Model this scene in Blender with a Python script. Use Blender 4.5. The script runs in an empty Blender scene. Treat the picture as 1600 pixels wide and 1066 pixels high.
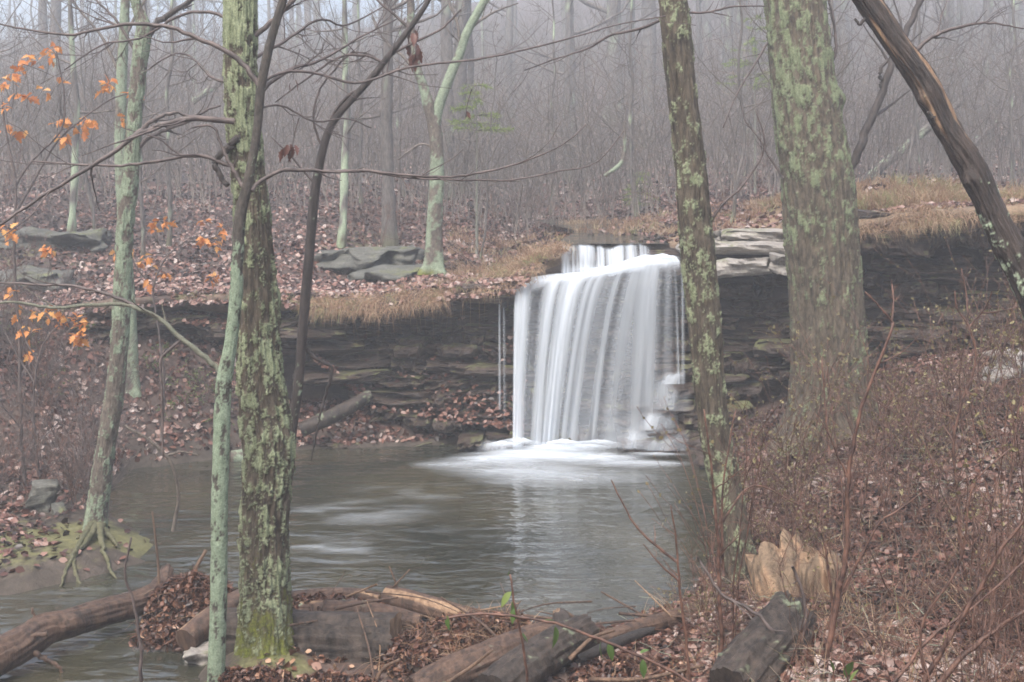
import bpy, math, random
import numpy as np

# ------------------------------------------------------------------ camera, sky, sun, exposure
SC = bpy.context.scene
C = SC.collection
F, HZ, HC = 1797.0, 341.0, 3.2          # focal length and horizon row in photo pixels, eye height

cam_d = bpy.data.cameras.new('camera')
cam_d.sensor_width = 36.0
cam_d.lens = F / 1600 * 36
cam_d.shift_y = -(533 - HZ) / 1600
cam_d.clip_end = 600
cam_d.clip_start = 0.05
cam_o = bpy.data.objects.new('camera', cam_d)
cam_o.location = (0, 0, HC)
cam_o.rotation_euler = (math.radians(90), 0, 0)
C.objects.link(cam_o)
SC.camera = cam_o

SUN_EL, SUN_AZ = math.radians(58), math.radians(205)   # azimuth clockwise from +Y
world = bpy.data.worlds.new('World')
SC.world = world
world.use_nodes = True
wn = world.node_tree
wn.nodes.clear()
w_out = wn.nodes.new('ShaderNodeOutputWorld')
w_bg = wn.nodes.new('ShaderNodeBackground')
w_hsv = wn.nodes.new('ShaderNodeHueSaturation')
w_sky = wn.nodes.new('ShaderNodeTexSky')
w_sky.sky_type = 'NISHITA'
w_sky.sun_disc = False
w_sky.sun_elevation = SUN_EL
w_sky.sun_rotation = SUN_AZ
w_sky.air_density = 1.0
w_sky.dust_density = 6.0
w_sky.ozone_density = 1.0
w_hsv.inputs['Saturation'].default_value = 1.0        # overcast: cloud takes the blue out
w_bg.inputs['Strength'].default_value = 0.14
wn.links.new(w_sky.outputs[0], w_hsv.inputs['Color'])
wn.links.new(w_hsv.outputs[0], w_bg.inputs['Color'])
wn.links.new(w_bg.outputs[0], w_out.inputs['Surface'])

sun_d = bpy.data.lights.new('sun', 'SUN')
sun_d.energy = 1.5
sun_d.angle = math.radians(35)
sun_d.color = (1.0, 0.995, 0.98)
sun_o = bpy.data.objects.new('sun', sun_d)
sd = np.array([math.sin(SUN_AZ) * math.cos(SUN_EL), math.cos(SUN_AZ) * math.cos(SUN_EL), math.sin(SUN_EL)])
from mathutils import Vector, Matrix
sun_o.rotation_euler = Vector(sd).to_track_quat('Z', 'Y').to_euler()
sun_o.location = (0, -5, 25)
C.objects.link(sun_o)

vs = SC.view_settings
vs.view_transform = 'Standard'
vs.look = 'None'
vs.gamma = 1.0
vs.use_curve_mapping = False
vs.exposure = 1.43
HAZE_DENSITY = 0.0070
cy = SC.cycles
cy.use_denoising = True
cy.max_bounces = 8
cy.diffuse_bounces = 3
cy.glossy_bounces = 3
cy.transparent_max_bounces = 24
cy.volume_bounces = 2
cy.filter_width = 1.7
cy.caustics_reflective = False
cy.caustics_refractive = False

rng = np.random.default_rng(7)
random.seed(7)


def at(px, py, y):
    """point seen at photo pixel (px, py) at distance y"""
    return np.array([(px - 800) * y / F, y, HC - (py - HZ) * y / F])


# ------------------------------------------------------------------ noise
def _h(ix, iy, iz, seed):
    n = (ix.astype(np.int64) * 374761393 + iy.astype(np.int64) * 668265263 + iz.astype(np.int64) * 2147483647 + seed * 974634777) & 0xffffffff
    n = ((n ^ (n >> 13)) * 1274126177) & 0xffffffff
    n = ((n ^ (n >> 16)) * 2246822519) & 0xffffffff
    return ((n ^ (n >> 15)) & 0xffff) / 32767.5 - 1.0


def vn(x, y, z=None, seed=0):
    x = np.asarray(x, float); y = np.asarray(y, float)
    z = np.zeros_like(x) if z is None else np.asarray(z, float)
    ix, iy, iz = np.floor(x), np.floor(y), np.floor(z)
    fx, fy, fz = x - ix, y - iy, z - iz
    ux, uy, uz = fx*fx*(3-2*fx), fy*fy*(3-2*fy), fz*fz*(3-2*fz)
    r = 0
    for a in (0, 1):
        for b in (0, 1):
            for c in (0, 1):
                wgt = (ux if a else 1-ux) * (uy if b else 1-uy) * (uz if c else 1-uz)
                r = r + wgt * _h(ix+a, iy+b, iz+c, seed)
    return r


def fbm(x, y, z=None, o=3, seed=0):
    t, a, n = 0, 1.0, 0
    for i in range(o):
        k = 2.03 ** i
        t = t + a * vn(np.asarray(x)*k, np.asarray(y)*k, None if z is None else np.asarray(z)*k, seed + i*17)
        n += a; a *= 0.5
    return t / n


def ss(a, b, x):
    t = np.clip((np.asarray(x, float) - a) / (b - a), 0, 1)
    return t*t*(3-2*t)


# ------------------------------------------------------------------ meshes and objects
class MB:
    """collects vertices, faces and point attributes and builds one mesh object"""
    def __init__(s):
        s.v, s.q, s.t, s.n, s.at = [], [], [], 0, {}

    def add(s, v, quads=None, tris=None, **attrs):
        v = np.asarray(v, float).reshape(-1, 3)
        if quads is not None and len(quads): s.q.append(np.asarray(quads, np.int64).reshape(-1, 4) + s.n)
        if tris is not None and len(tris): s.t.append(np.asarray(tris, np.int64).reshape(-1, 3) + s.n)
        for k, a in attrs.items():
            s.at.setdefault(k, []).append((s.n, np.broadcast_to(np.asarray(a, float), (len(v),)).copy()))
        s.v.append(v); s.n += len(v)
        return s

    def mesh(s, name, smooth=True):
        me = bpy.data.meshes.new(name)
        v = np.concatenate(s.v)
        q = np.concatenate(s.q) if s.q else np.zeros((0, 4), np.int64)
        t = np.concatenate(s.t) if s.t else np.zeros((0, 3), np.int64)
        me.vertices.add(len(v)); me.vertices.foreach_set('co', v.ravel().astype(np.float32))
        li = np.concatenate([q.ravel(), t.ravel()]).astype(np.int32)
        me.loops.add(len(li)); me.loops.foreach_set('vertex_index', li)
        ls = np.concatenate([np.arange(len(q))*4, len(q)*4 + np.arange(len(t))*3]).astype(np.int32)
        me.polygons.add(len(ls)); me.polygons.foreach_set('loop_start', ls)
        me.polygons.foreach_set('use_smooth', np.full(len(ls), smooth))
        for k, parts in s.at.items():
            arr = np.zeros(len(v), np.float32)
            for st, a in parts: arr[st:st+len(a)] = a
            me.attributes.new(k, 'FLOAT', 'POINT').data.foreach_set('value', arr)
        me.update(calc_edges=True)
        return me

    def build(s, name, mat, parent=None, kind=None, smooth=True, loc=None):
        me = s.mesh(name, smooth)
        me.materials.append(mat)
        return link(name, me, parent, kind, loc)


def link(name, me, parent=None, kind=None, loc=None):
    o = bpy.data.objects.new(name, me)
    C.objects.link(o)
    if parent is not None:
        o.parent = parent
        o.matrix_parent_inverse = Matrix.Translation(-Vector(parent.location))  # children are written in world space
    if kind: o['kind'] = kind
    if loc is not None: o.location = loc
    return o


def thing(name, label, cat, loc=(0, 0, 0), group=None):
    o = bpy.data.objects.new(name, None)
    o.empty_display_size = 0.1
    C.objects.link(o)
    o.location = tuple(float(c) for c in loc)
    o['label'] = label; o['category'] = cat
    if group: o['group'] = group
    return o


def tag(o, label, cat, group=None):
    o['label'] = label; o['category'] = cat
    if group: o['group'] = group
    return o


def tubes(mb, P, R, sides=5, **attrs):
    """a batch of tapering tubes; P (T,K,3), R (T,K)"""
    P = np.asarray(P, float); R = np.asarray(R, float)
    if P.ndim == 2: P = P[None]; R = R[None]
    T, K, _ = P.shape
    tan = np.gradient(P, axis=1)
    tan /= np.linalg.norm(tan, axis=2, keepdims=True) + 1e-9
    ref = np.where(np.abs(tan.mean(1, keepdims=True)[..., 2:3]) > 0.8, np.array([1.0, 0, 0]), np.array([0, 0, 1.0]))
    a = np.cross(tan, np.broadcast_to(ref, tan.shape)); a /= np.linalg.norm(a, axis=2, keepdims=True) + 1e-9
    b = np.cross(tan, a)
    th = np.arange(sides) / sides * 2*np.pi
    V = P[:, :, None] + R[:, :, None, None] * (a[:, :, None] * np.cos(th)[None, None, :, None] + b[:, :, None] * np.sin(th)[None, None, :, None])
    base = (np.arange(T) * K * sides)[:, None, None]
    i = np.arange(K-1)[None, :, None] * sides; j = np.arange(sides)[None, None, :]; j2 = (j+1) % sides
    q = np.stack(np.broadcast_arrays(base+i+j, base+i+j2, base+i+sides+j2, base+i+sides+j), -1).reshape(-1, 4)
    caps = []
    for k0 in (0, K-1):
        for jj in range(1, sides-1):
            caps.append(np.stack([base[:, 0, 0] + k0*sides, base[:, 0, 0] + k0*sides + jj, base[:, 0, 0] + k0*sides + jj+1], -1))
    at2 = {}
    for k, vv in attrs.items():
        vv = np.asarray(vv, float)
        at2[k] = np.repeat(vv, K*sides) if vv.ndim == 1 and len(vv) == T and T > 1 else vv
    mb.add(V.reshape(-1, 3), q, np.concatenate(caps), **at2)
    return mb


def spline(pts, n):
    """Catmull-Rom through control rows (any number of columns), n samples evenly along the length"""
    p = np.asarray(pts, float)
    p = np.vstack([2*p[0]-p[1], p, 2*p[-1]-p[-2]])
    out = []
    for i in range(1, len(p)-2):
        t = np.linspace(0, 1, 24, endpoint=False)[:, None]
        a, b, c, d = p[i-1], p[i], p[i+1], p[i+2]
        out.append(0.5*((2*b) + (c-a)*t + (2*a-5*b+4*c-d)*t*t + (3*b-a-3*c+d)*t**3))
    out.append(p[-2][None])
    out = np.vstack(out)
    s = np.concatenate([[0], np.cumsum(np.linalg.norm(np.diff(out[:, :3], axis=0), axis=1))])
    u = np.linspace(0, s[-1], n)
    return np.stack([np.interp(u, s, out[:, k]) for k in range(out.shape[1])], 1)


# ------------------------------------------------------------------ materials
class NT:
    def __init__(s, name):
        s.m = bpy.data.materials.new(name); s.m.use_nodes = True
        s.t = s.m.node_tree; s.t.nodes.clear()
        s.out = s.t.nodes.new('ShaderNodeOutputMaterial')
        s._co = None

    def n(s, ty, **kw):
        nd = s.t.nodes.new(ty)
        for k, v in kw.items():
            if k in nd.inputs: s.set(nd.inputs[k], v)
            else: setattr(nd, k, v)
        return nd

    def set(s, inp, v):
        if hasattr(v, 'is_output') or isinstance(v, bpy.types.NodeSocket): s.t.links.new(v, inp)
        else: inp.default_value = v

    def co(s, scale=(1, 1, 1)):
        if s._co is None: s._co = s.n('ShaderNodeTexCoord')
        mp = s.n('ShaderNodeMapping'); mp.inputs['Scale'].default_value = scale
        s.t.links.new(s._co.outputs['Object'], mp.inputs['Vector'])
        return mp.outputs[0]

    def noise(s, scale, detail=4, rough=0.55, vec=None, dist=0.0):
        nd = s.n('ShaderNodeTexNoise')
        nd.inputs['Scale'].default_value = scale; nd.inputs['Detail'].default_value = detail
        nd.inputs['Roughness'].default_value = rough; nd.inputs['Distortion'].default_value = dist
        s.t.links.new(vec if vec is not None else s.co(), nd.inputs['Vector'])
        return nd.outputs['Fac']

    def attr(s, name):
        return s.n('ShaderNodeAttribute', attribute_name=name).outputs['Fac']

    def ramp(s, fac, stops, interp='LINEAR'):
        r = s.n('ShaderNodeValToRGB'); r.color_ramp.interpolation = interp
        e = r.color_ramp.elements
        while len(e) < len(stops): e.new(0.5)
        for el, (p, c) in zip(e, stops):
            el.position = p
            el.color = (c if isinstance(c, tuple) else (c, c, c)) + (1,)
        s.t.links.new(fac, r.inputs[0])
        return r.outputs[0]

    def mix(s, fac, a, b, mode='MIX'):
        m = s.n('ShaderNodeMix', data_type='RGBA', blend_type=mode)
        s.set(m.inputs[0], fac)
        for i, v in ((6, a), (7, b)):
            s.set(m.inputs[i], v + (1,) if isinstance(v, tuple) and len(v) == 3 else v)
        return m.outputs[2]

    def math(s, op, a, b=0.0, clamp=False):
        m = s.n('ShaderNodeMath', operation=op, use_clamp=clamp)
        s.set(m.inputs[0], a); s.set(m.inputs[1], b)
        return m.outputs[0]

    def bump(s, h, strength=0.5, dist=0.02):
        b = s.n('ShaderNodeBump'); b.inputs['Strength'].default_value = strength; b.inputs['Distance'].default_value = dist
        s.t.links.new(h, b.inputs['Height'])
        return b.outputs[0]

    def pbr(s, col, rough=0.7, normal=None, spec=0.4, **kw):
        p = s.n('ShaderNodeBsdfPrincipled')
        s.set(p.inputs['Base Color'], col + (1,) if isinstance(col, tuple) else col)
        s.set(p.inputs['Roughness'], rough)
        p.inputs['Specular IOR Level'].default_value = spec
        if normal is not None: s.t.links.new(normal, p.inputs['Normal'])
        s.t.links.new(p.outputs[0], s.out.inputs['Surface'])
        return s.m


def m_ground():
    s = NT('forest_floor')
    n1 = s.noise(1.3, 6); n2 = s.noise(9, 6, 0.7); n3 = s.noise(40, 3)
    soil = s.ramp(n2, [(0.25, (0.022, 0.016, 0.013)), (0.5, (0.065, 0.043, 0.034)), (0.75, (0.13, 0.092, 0.075))])
    mud = s.ramp(s.noise(5, 6, 0.7), [(0.3, (0.022, 0.017, 0.012)), (0.55, (0.06, 0.047, 0.036)), (0.75, (0.105, 0.082, 0.066))])
    moss = s.ramp(s.noise(22, 5, 0.7), [(0.3, (0.075, 0.075, 0.028)), (0.55, (0.125, 0.12, 0.05)), (0.75, (0.21, 0.20, 0.09))])
    straw = s.ramp(n3, [(0.3, (0.15, 0.10, 0.06)), (0.7, (0.32, 0.23, 0.14))])
    c = s.mix(s.attr('mud'), soil, mud)
    c = s.mix(s.attr('straw'), c, straw)
    mo = s.ramp(s.math('ADD', s.attr('moss'), s.math('MULTIPLY', s.math('SUBTRACT', s.noise(3.2, 6, 0.65), 0.5), 2.6)), [(0.45, 0.0), (0.75, 0.9)])
    c = s.mix(mo, c, moss)
    return s.pbr(c, 0.75, s.bump(n2, 0.8, 0.03), 0.35)


def m_rock(name, dark, mid, light, moss=0.3, wet=0.5):
    s = NT(name)
    st = s.noise(2.2, 7, 0.65, s.co((0.7, 0.7, 9)))
    n1 = s.noise(3.0, 6, 0.65); n2 = s.noise(26, 5, 0.7)
    c = s.ramp(st, [(0.28, dark), (0.52, mid), (0.78, light)])
    c = s.mix(0.55, c, s.ramp(n2, [(0.3, dark), (0.55, mid), (0.8, light)]))
    geo = s.n('ShaderNodeNewGeometry')
    sep = s.n('ShaderNodeSeparateXYZ'); s.t.links.new(geo.outputs['Normal'], sep.inputs[0])
    up = s.math('MULTIPLY', s.math('ADD', sep.outputs['Z'], 0.25, True), moss)
    mm = s.ramp(s.math('ADD', up, s.math('SUBTRACT', n1, 0.62)), [(0.05, 0.0), (0.2, 1.0)])
    c = s.mix(mm, c, s.ramp(n2, [(0.3, (0.07, 0.08, 0.03)), (0.7, (0.17, 0.18, 0.07))]))
    h = s.math('ADD', st, s.math('MULTIPLY', n2, 0.6))
    return s.pbr(c, s.ramp(n1, [(0.35, 0.75 - 0.5*wet), (0.65, 0.8)]), s.bump(h, 0.9, 0.035), 0.45)


def m_bark(name, dark, mid, lich=((0.20, 0.26, 0.16), (0.42, 0.49, 0.36)), zs=0.22, scale=26, rough=0.8, bump=0.9):
    s = NT(name)
    r = s.noise(scale, 6, 0.7, s.co((1, 1, zs)))
    f = s.noise(90, 4, 0.7)
    c = s.ramp(r, [(0.38, dark), (0.62, mid)])
    c = s.mix(0.35, c, s.ramp(s.noise(6, 4), [(0.3, dark), (0.75, mid)]))
    lc = s.ramp(s.math('ADD', s.math('MULTIPLY', f, 0.6), s.math('MULTIPLY', s.noise(17, 4, 0.65), 0.4)), [(0.36, lich[0]), (0.62, lich[1])])
    c = s.mix(s.attr('lich'), c, lc)
    mo = s.ramp(f, [(0.3, (0.06, 0.075, 0.012)), (0.7, (0.21, 0.23, 0.04))])
    c = s.mix(s.attr('moss'), c, mo)
    c = s.mix(s.attr('bare'), c, s.ramp(r, [(0.35, (0.14, 0.075, 0.04)), (0.7, (0.40, 0.27, 0.165))]))
    return s.pbr(c, rough, s.bump(s.math('ADD', r, s.math('MULTIPLY', f, 0.5)), bump, 0.02), 0.35)


def m_twig(name, a, b, rough=0.6):
    s = NT(name)
    n = s.noise(14, 3)
    c = s.mix(s.ramp(n, [(0.35, 0.0), (0.7, 1.0)]), a, b)
    c = s.mix(s.attr('lich'), c, (0.34, 0.40, 0.30))
    return s.pbr(c, rough, None, 0.4)


def m_leaf(name, stops, rough=0.5, trans=0.0):
    s = NT(name)
    c = s.ramp(s.attr('rnd'), stops)
    c = s.mix(0.35, c, s.mix(s.ramp(s.noise(60, 2), [(0.3, 0.0), (0.7, 1.0)]), (0.5, 0.5, 0.5), (1.0, 1.0, 1.0)), 'MULTIPLY')
    m = s.pbr(c, rough, None, 0.4)
    if trans:
        p = [n for n in s.t.nodes if n.type == 'BSDF_PRINCIPLED'][0]
        tr = s.n('ShaderNodeBsdfTranslucent'); s.t.links.new(c, tr.inputs['Color'])
        mx = s.n('ShaderNodeMixShader'); mx.inputs[0].default_value = trans
        s.t.links.new(p.outputs[0], mx.inputs[1]); s.t.links.new(tr.outputs[0], mx.inputs[2])
        s.t.links.new(mx.outputs[0], s.out.inputs['Surface'])
    return m


def m_water():
    s = NT('pool_water')
    n1 = s.noise(1.5, 3, 0.5, s.co((1.0, 2.4, 1)), 0.4)
    n2 = s.noise(4.5, 2, 0.5, s.co((1.0, 2.0, 1)), 0.3)
    h = s.math('ADD', n1, s.math('MULTIPLY', n2, 0.22))
    c = s.ramp(s.noise(0.5, 3), [(0.35, (0.022, 0.024, 0.018)), (0.7, (0.058, 0.052, 0.032))])
    return s.pbr(c, 0.07, s.bump(h, 0.42, 0.10), 1.0)


def m_foam(name, streak):
    """white aerated water; the opacity of the film is a vertex value, broken up by fine strands"""
    s = NT(name)
    uv = s.n('ShaderNodeCombineXYZ')
    s.t.links.new(s.attr('fu'), uv.inputs[0]); s.t.links.new(s.attr('fv'), uv.inputs[1])
    mp = s.n('ShaderNodeMapping'); mp.inputs['Scale'].default_value = streak
    s.t.links.new(uv.outputs[0], mp.inputs['Vector'])
    n = s.noise(1.0, 4, 0.6, mp.outputs[0])
    d = s.attr('dens')
    k = s.ramp(n, [(0.25, 0.5), (0.75, 1.3)])
    fac = s.math('MULTIPLY', d, k, True)
    df = s.n('ShaderNodeBsdfDiffuse'); df.inputs['Color'].default_value = (0.82, 0.89, 0.96, 1)
    tl = s.n('ShaderNodeBsdfTranslucent'); tl.inputs['Color'].default_value = (0.86, 0.90, 0.94, 1)
    m1 = s.n('ShaderNodeMixShader'); m1.inputs[0].default_value = 0.4
    s.t.links.new(df.outputs[0], m1.inputs[1]); s.t.links.new(tl.outputs[0], m1.inputs[2])
    tr = s.n('ShaderNodeBsdfTransparent')
    m2 = s.n('ShaderNodeMixShader')
    s.t.links.new(fac, m2.inputs[0]); s.t.links.new(tr.outputs[0], m2.inputs[1]); s.t.links.new(m1.outputs[0], m2.inputs[2])
    s.t.links.new(m2.outputs[0], s.out.inputs['Surface'])
    return s.m


M = {}
M['ground'] = m_ground()
M['rock'] = m_rock('brown_shale', (0.008, 0.006, 0.005), (0.048, 0.032, 0.024), (0.15, 0.10, 0.072), 0.17, 0.75)
M['rock_pale'] = m_rock('pale_sandstone', (0.13, 0.115, 0.10), (0.30, 0.275, 0.245), (0.46, 0.43, 0.39), 0.15, 0.4)
M['rock_mossy'] = m_rock('mossy_sandstone', (0.022, 0.022, 0.019), (0.085, 0.085, 0.07), (0.26, 0.25, 0.225), 0.12, 0.3)
M['bark_big'] = m_bark('lichened_oak_bark', (0.014, 0.011, 0.008), (0.13, 0.105, 0.075), ((0.085, 0.105, 0.05), (0.31, 0.345, 0.215)), .3, 24)
M['bark_grey'] = m_bark('grey_oak_bark', (0.026, 0.021, 0.015), (0.155, 0.125, 0.088), ((0.07, 0.09, 0.042), (0.235, 0.27, 0.16)), 0.42, 22)
M['bark_smooth'] = m_bark('smooth_lichened_bark', (0.045, 0.035, 0.028), (0.18, 0.15, 0.12), ((0.10, 0.13, 0.08), (0.28, 0.335, 0.24)), 0.5, 34, 0.75, 0.9)
M['bark_slim'] = m_bark('slim_lichened_bark', (0.02, 0.017, 0.014), (0.095, 0.08, 0.066), ((0.095, 0.13, 0.08), (0.28, 0.345, 0.245)), 0.5, 34, 0.7, 0.9)
M['bark_dark'] = m_bark('dark_wet_bark', (0.02, 0.016, 0.014), (0.085, 0.068, 0.06), zs=0.2, rough=0.5)
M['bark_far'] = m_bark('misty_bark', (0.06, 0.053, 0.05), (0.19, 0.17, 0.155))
M['deadwood'] = m_bark('dead_wood', (0.018, 0.012, 0.010), (0.15, 0.09, 0.06), zs=0.12, scale=22, rough=0.5)
M['rawwood'] = m_bark('splintered_wood', (0.05, 0.034, 0.022), (0.27, 0.19, 0.12), zs=0.12, scale=20, rough=0.6)
M['bark_log'] = m_bark('wet_log_bark', (0.007, 0.0055, 0.0045), (0.075, 0.056, 0.044), ((0.08, 0.10, 0.055), (0.24, 0.27, 0.18)), .25, 20, 0.55)
M['deadbark'] = m_bark('dead_standing_wood', (0.010, 0.008, 0.008), (0.07, 0.05, 0.04), zs=0.15, scale=18, rough=0.5)
M['deadwood_grey'] = m_bark('wet_grey_log', (0.003, 0.0025, 0.0022), (0.042, 0.034, 0.031), zs=0.3, scale=11, rough=0.5, bump=1.0)
M['twig'] = m_twig('dark_twig', (0.045, 0.035, 0.032), (0.13, 0.10, 0.09))
M['twig_red'] = m_twig('reddish_twig', (0.030, 0.014, 0.010), (0.165, 0.085, 0.058))
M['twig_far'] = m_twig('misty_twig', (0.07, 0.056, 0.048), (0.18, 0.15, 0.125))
M['litter'] = m_leaf('fallen_leaves', [(0.0, (0.020, 0.010, 0.007)), (0.3, (0.085, 0.036, 0.025)), (0.6, (0.19, 0.092, 0.068)), (0.85, (0.27, 0.175, 0.14)), (1.0, (0.36, 0.29, 0.26))], 0.38)
M['debris'] = m_leaf('sodden_leaves', [(0.0, (0.022, 0.011, 0.008)), (0.4, (0.095, 0.042, 0.026)), (0.75, (0.20, 0.098, 0.06)), (1.0, (0.36, 0.23, 0.15))], 0.38)
M['orange'] = m_leaf('orange_oak_leaf', [(0.0, (0.52, 0.17, 0.05)), (0.5, (0.68, 0.29, 0.08)), (1.0, (0.74, 0.40, 0.13))], 0.5, 0.35)
M['brown_leaf'] = m_leaf('shrivelled_leaf', [(0.0, (0.06, 0.025, 0.02)), (1.0, (0.17, 0.07, 0.05))], 0.5)
M['green_leaf'] = m_leaf('glossy_green_leaf', [(0.0, (0.05, 0.10, 0.025)), (0.6, (0.13, 0.20, 0.05)), (1.0, (0.26, 0.28, 0.08))], 0.3, 0.25)
M['bud'] = m_leaf('yellow_green_bud', [(0.0, (0.13, 0.10, 0.045)), (0.5, (0.20, 0.17, 0.07)), (1.0, (0.36, 0.32, 0.17))], 0.45, 0.3)
M['grass'] = m_leaf('dry_grass', [(0.0, (0.17, 0.09, 0.055)), (0.5, (0.37, 0.235, 0.145)), (0.85, (0.50, 0.38, 0.25)), (1.0, (0.24, 0.26, 0.10))], 0.6, 0.4)
M['pine'] = m_leaf('pine_needles', [(0.0, (0.14, 0.22, 0.04)), (1.0, (0.30, 0.38, 0.09))], 0.5, 0.3)
M['water'] = m_water()
M['fall'] = m_foam('falling_water', (11, 0.4, 1))
M['fall_up'] = m_foam('upper_falling_water', (60, 0.5, 1))
M['foam_and_sky_glint'] = m_foam('churned_foam_and_sky_glint', (5, 5, 1))  # churned water at the falls, and painted sky reflections on the pool

# ------------------------------------------------------------------ terrain
POOL = np.array([at(px, py, HC*F/(py-HZ))[:2] for px, py in [
    (480, 702), (350, 715), (200, 735), (165, 775), (185, 815), (228, 845), (222, 880), (130, 906), (40, 926), (-120, 936),
    (-520, 950), (-620, 1066), (-300, 1170), (180, 1150), (325, 1080), (348, 1010), (352, 965), (430, 945), (600, 952), (850, 978), (960, 985), (1060, 950),
    (1110, 890), (1140, 800), (1150, 735), (1085, 700), (980, 684), (900, 684), (800, 684), (640, 697)]])


def pool_sd(x, y):
    """distance to the water's edge, positive on land"""
    x = np.asarray(x, float); y = np.asarray(y, float)
    d = np.full(x.shape, 1e9); ins = np.zeros(x.shape, bool)
    n = len(POOL)
    for i in range(n):
        a, b = POOL[i], POOL[(i+1) % n]
        e = b - a
        t = np.clip(((x-a[0])*e[0] + (y-a[1])*e[1]) / (e@e), 0, 1)
        d = np.minimum(d, np.hypot(x-a[0]-t*e[0], y-a[1]-t*e[1]))
        if a[1] != b[1]:
            ins ^= ((a[1] > y) != (b[1] > y)) & (x < (b[0]-a[0])*(y-a[1])/(b[1]-a[1]) + a[0])
    return np.where(ins, -d, d) + .09*fbm(x*2.3, y*2.3, None, 3, 55)


CX = np.array([-40, -12, -9, -7, -5, -3.2, -2, -1, 0, 0.35, 1.2, 2.4, 2.9, 3.6, 4.5, 5.5, 7, 9, 40])
CY = np.array([15.5, 15.8, 16.0, 16.3, 16.9, 17.2, 17.1, 17.0, 16.8, 16.75, 17.0, 16.9, 16.8, 16.6, 16.2, 15.7, 15.1, 14.4, 13])
CB = np.array([1.75, 1.75, 1.75, 1.70, 1.78, 1.55, 0.5, 0.38, 0.3, 0.2, 0.15, 0.3, 0.6, 1.0, 1.25, 1.45, 1.6, 1.7, 1.8])
CT = np.array([2.1, 2.0, 1.90, 1.78, 1.95, 2.0, 2.0, 2.08, 2.2, 2.45, 2.75, 2.8, 2.85, 2.95, 3.08, 3.24, 3.32, 3.32, 3.3])


def cliff(x):
    return np.interp(x, CX, CY) + .22*vn(np.asarray(x)*.9, np.asarray(x)*0, None, 40)*ss(.2, -.6, x), np.interp(x, CX, CB), np.interp(x, CX, CT) + .10*vn(np.asarray(x)*.8+9, np.asarray(x)*0, None, 41)*ss(-.4, -1.4, x)


def hgt(x, y):
    x = np.asarray(x, float); y = np.asarray(y, float)
    d = pool_sd(x, y)
    yc, zb, zt = cliff(x)
    dd = np.maximum(d, 0)
    right = ss(0.9, 2.0, x) * ss(5.0, 7.5, y + 0.5*x)
    left = ss(-3.0, -3.6, x)
    back = ss(13.2, 14.2, y) * left
    sl_r = (0.22 + 0.26*ss(7.5, 11, y))*np.minimum(dd, 2.6) + 0.12*np.maximum(dd-2.6, 0)
    sl_l = 0.04*np.minimum(dd, 1.3) + 0.25*np.maximum(dd-1.3, 0)
    sl_b = 0.80*dd
    sl_f = 0.01*np.minimum(dd, 2.2) + 0.3*np.clip(dd-2.2, 0, 5)
    sl = sl_f
    sl = sl*(1-left) + sl_l*left
    sl = sl*(1-back) + sl_b*back
    sl = sl*(1-right) + sl_r*right
    farshore = ss(15.6, 16.2, y) * (1 - back)
    sl = sl*(1-farshore) + farshore*0.35*dd
    low = np.where(d > 0, 0.03 + (0.02 + 0.08*np.maximum(left, right))*ss(0, 0.35, dd) + sl, -0.5*ss(0, 1.0, -d) - 0.03)
    low = low + (d > 0) * 0.05 * fbm(x*1.6, y*1.6, o=3, seed=3) * ss(0, 0.6, dd)
    # hump under the lichened tree on the dam
    low = low + 0.16*np.exp(-((x+1.75)**2 + (y-8.05)**2)/0.12)
    low = np.minimum(low, zb + 0.02 + 0.3*ss(0.4, 2.5, yc - y) + 2.0*ss(7, 12, yc-y))
    u = np.maximum(y - yc, 0)
    s1 = np.interp(x, [-9, -3, -1, 0.3, 2.4, 3.5, 6], [0.20, 0.19, 0.14, 0.05, 0.05, 0.06, 0.05])
    up = zt + s1*np.minimum(u, 9) + 0.075*np.clip(u-9, 0, 25) + np.interp(x, [-20, 0, 20], [.22, .30, .30])*np.clip(u-28, 0, 62)
    up = up + 0.12*fbm(x*0.5, y*0.5, o=3, seed=9)*ss(0.6, 3, u) + 0.6*fbm(x*0.07, y*0.07, seed=11)*ss(8, 25, u)
    up = up + 0.35*np.exp(-((x-6.2)/1.9)**2 - ((y-18.0)/1.0)**2) + 0.16*np.exp(-((x-4.2)/0.5)**2 - ((y-17.6)/0.8)**2)
    t = ss(0.0, 0.30, y - yc)
    return low*(1-t) + up*t


def seg(a, b, st): return list(np.arange(a, b, st))
gx = seg(-8.5, 8.5, 0.09)
st, v = 0.1, 8.5
ext = []
while v < 95:
    ext.append(v); st *= 1.13; v += st
gx = np.array([-e for e in reversed(ext)][:-1] + gx + ext)
gy = np.array(seg(-12, 4.4, 0.5) + seg(4.4, 15.2, 0.09) + seg(15.2, 18, 0.06) + seg(18, 26, 0.15) + seg(26, 50, 0.5) + seg(50, 150, 2.0))
GX, GY = np.meshgrid(gx, gy, indexing='xy')
GZ = hgt(GX, GY)
sdg = pool_sd(GX, GY)
ycg = cliff(GX)[0]
nx, ny = len(gx), len(gy)
idx = (np.arange(ny-1)[:, None]*nx + np.arange(nx-1)[None, :])
gq = np.stack([idx, idx+1, idx+nx+1, idx+nx], -1).reshape(-1, 4)
mud = np.maximum(ss(0.5, 0.0, sdg), ss(-3.0, -3.6, GX)*ss(14.0, 13.0, GY)*ss(1.6, 0.8, sdg))
moss_at = lambda px, py, y, r: np.exp(-((GX-at(px, py, y)[0])**2 + (GY-y)**2)/r**2)
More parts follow.
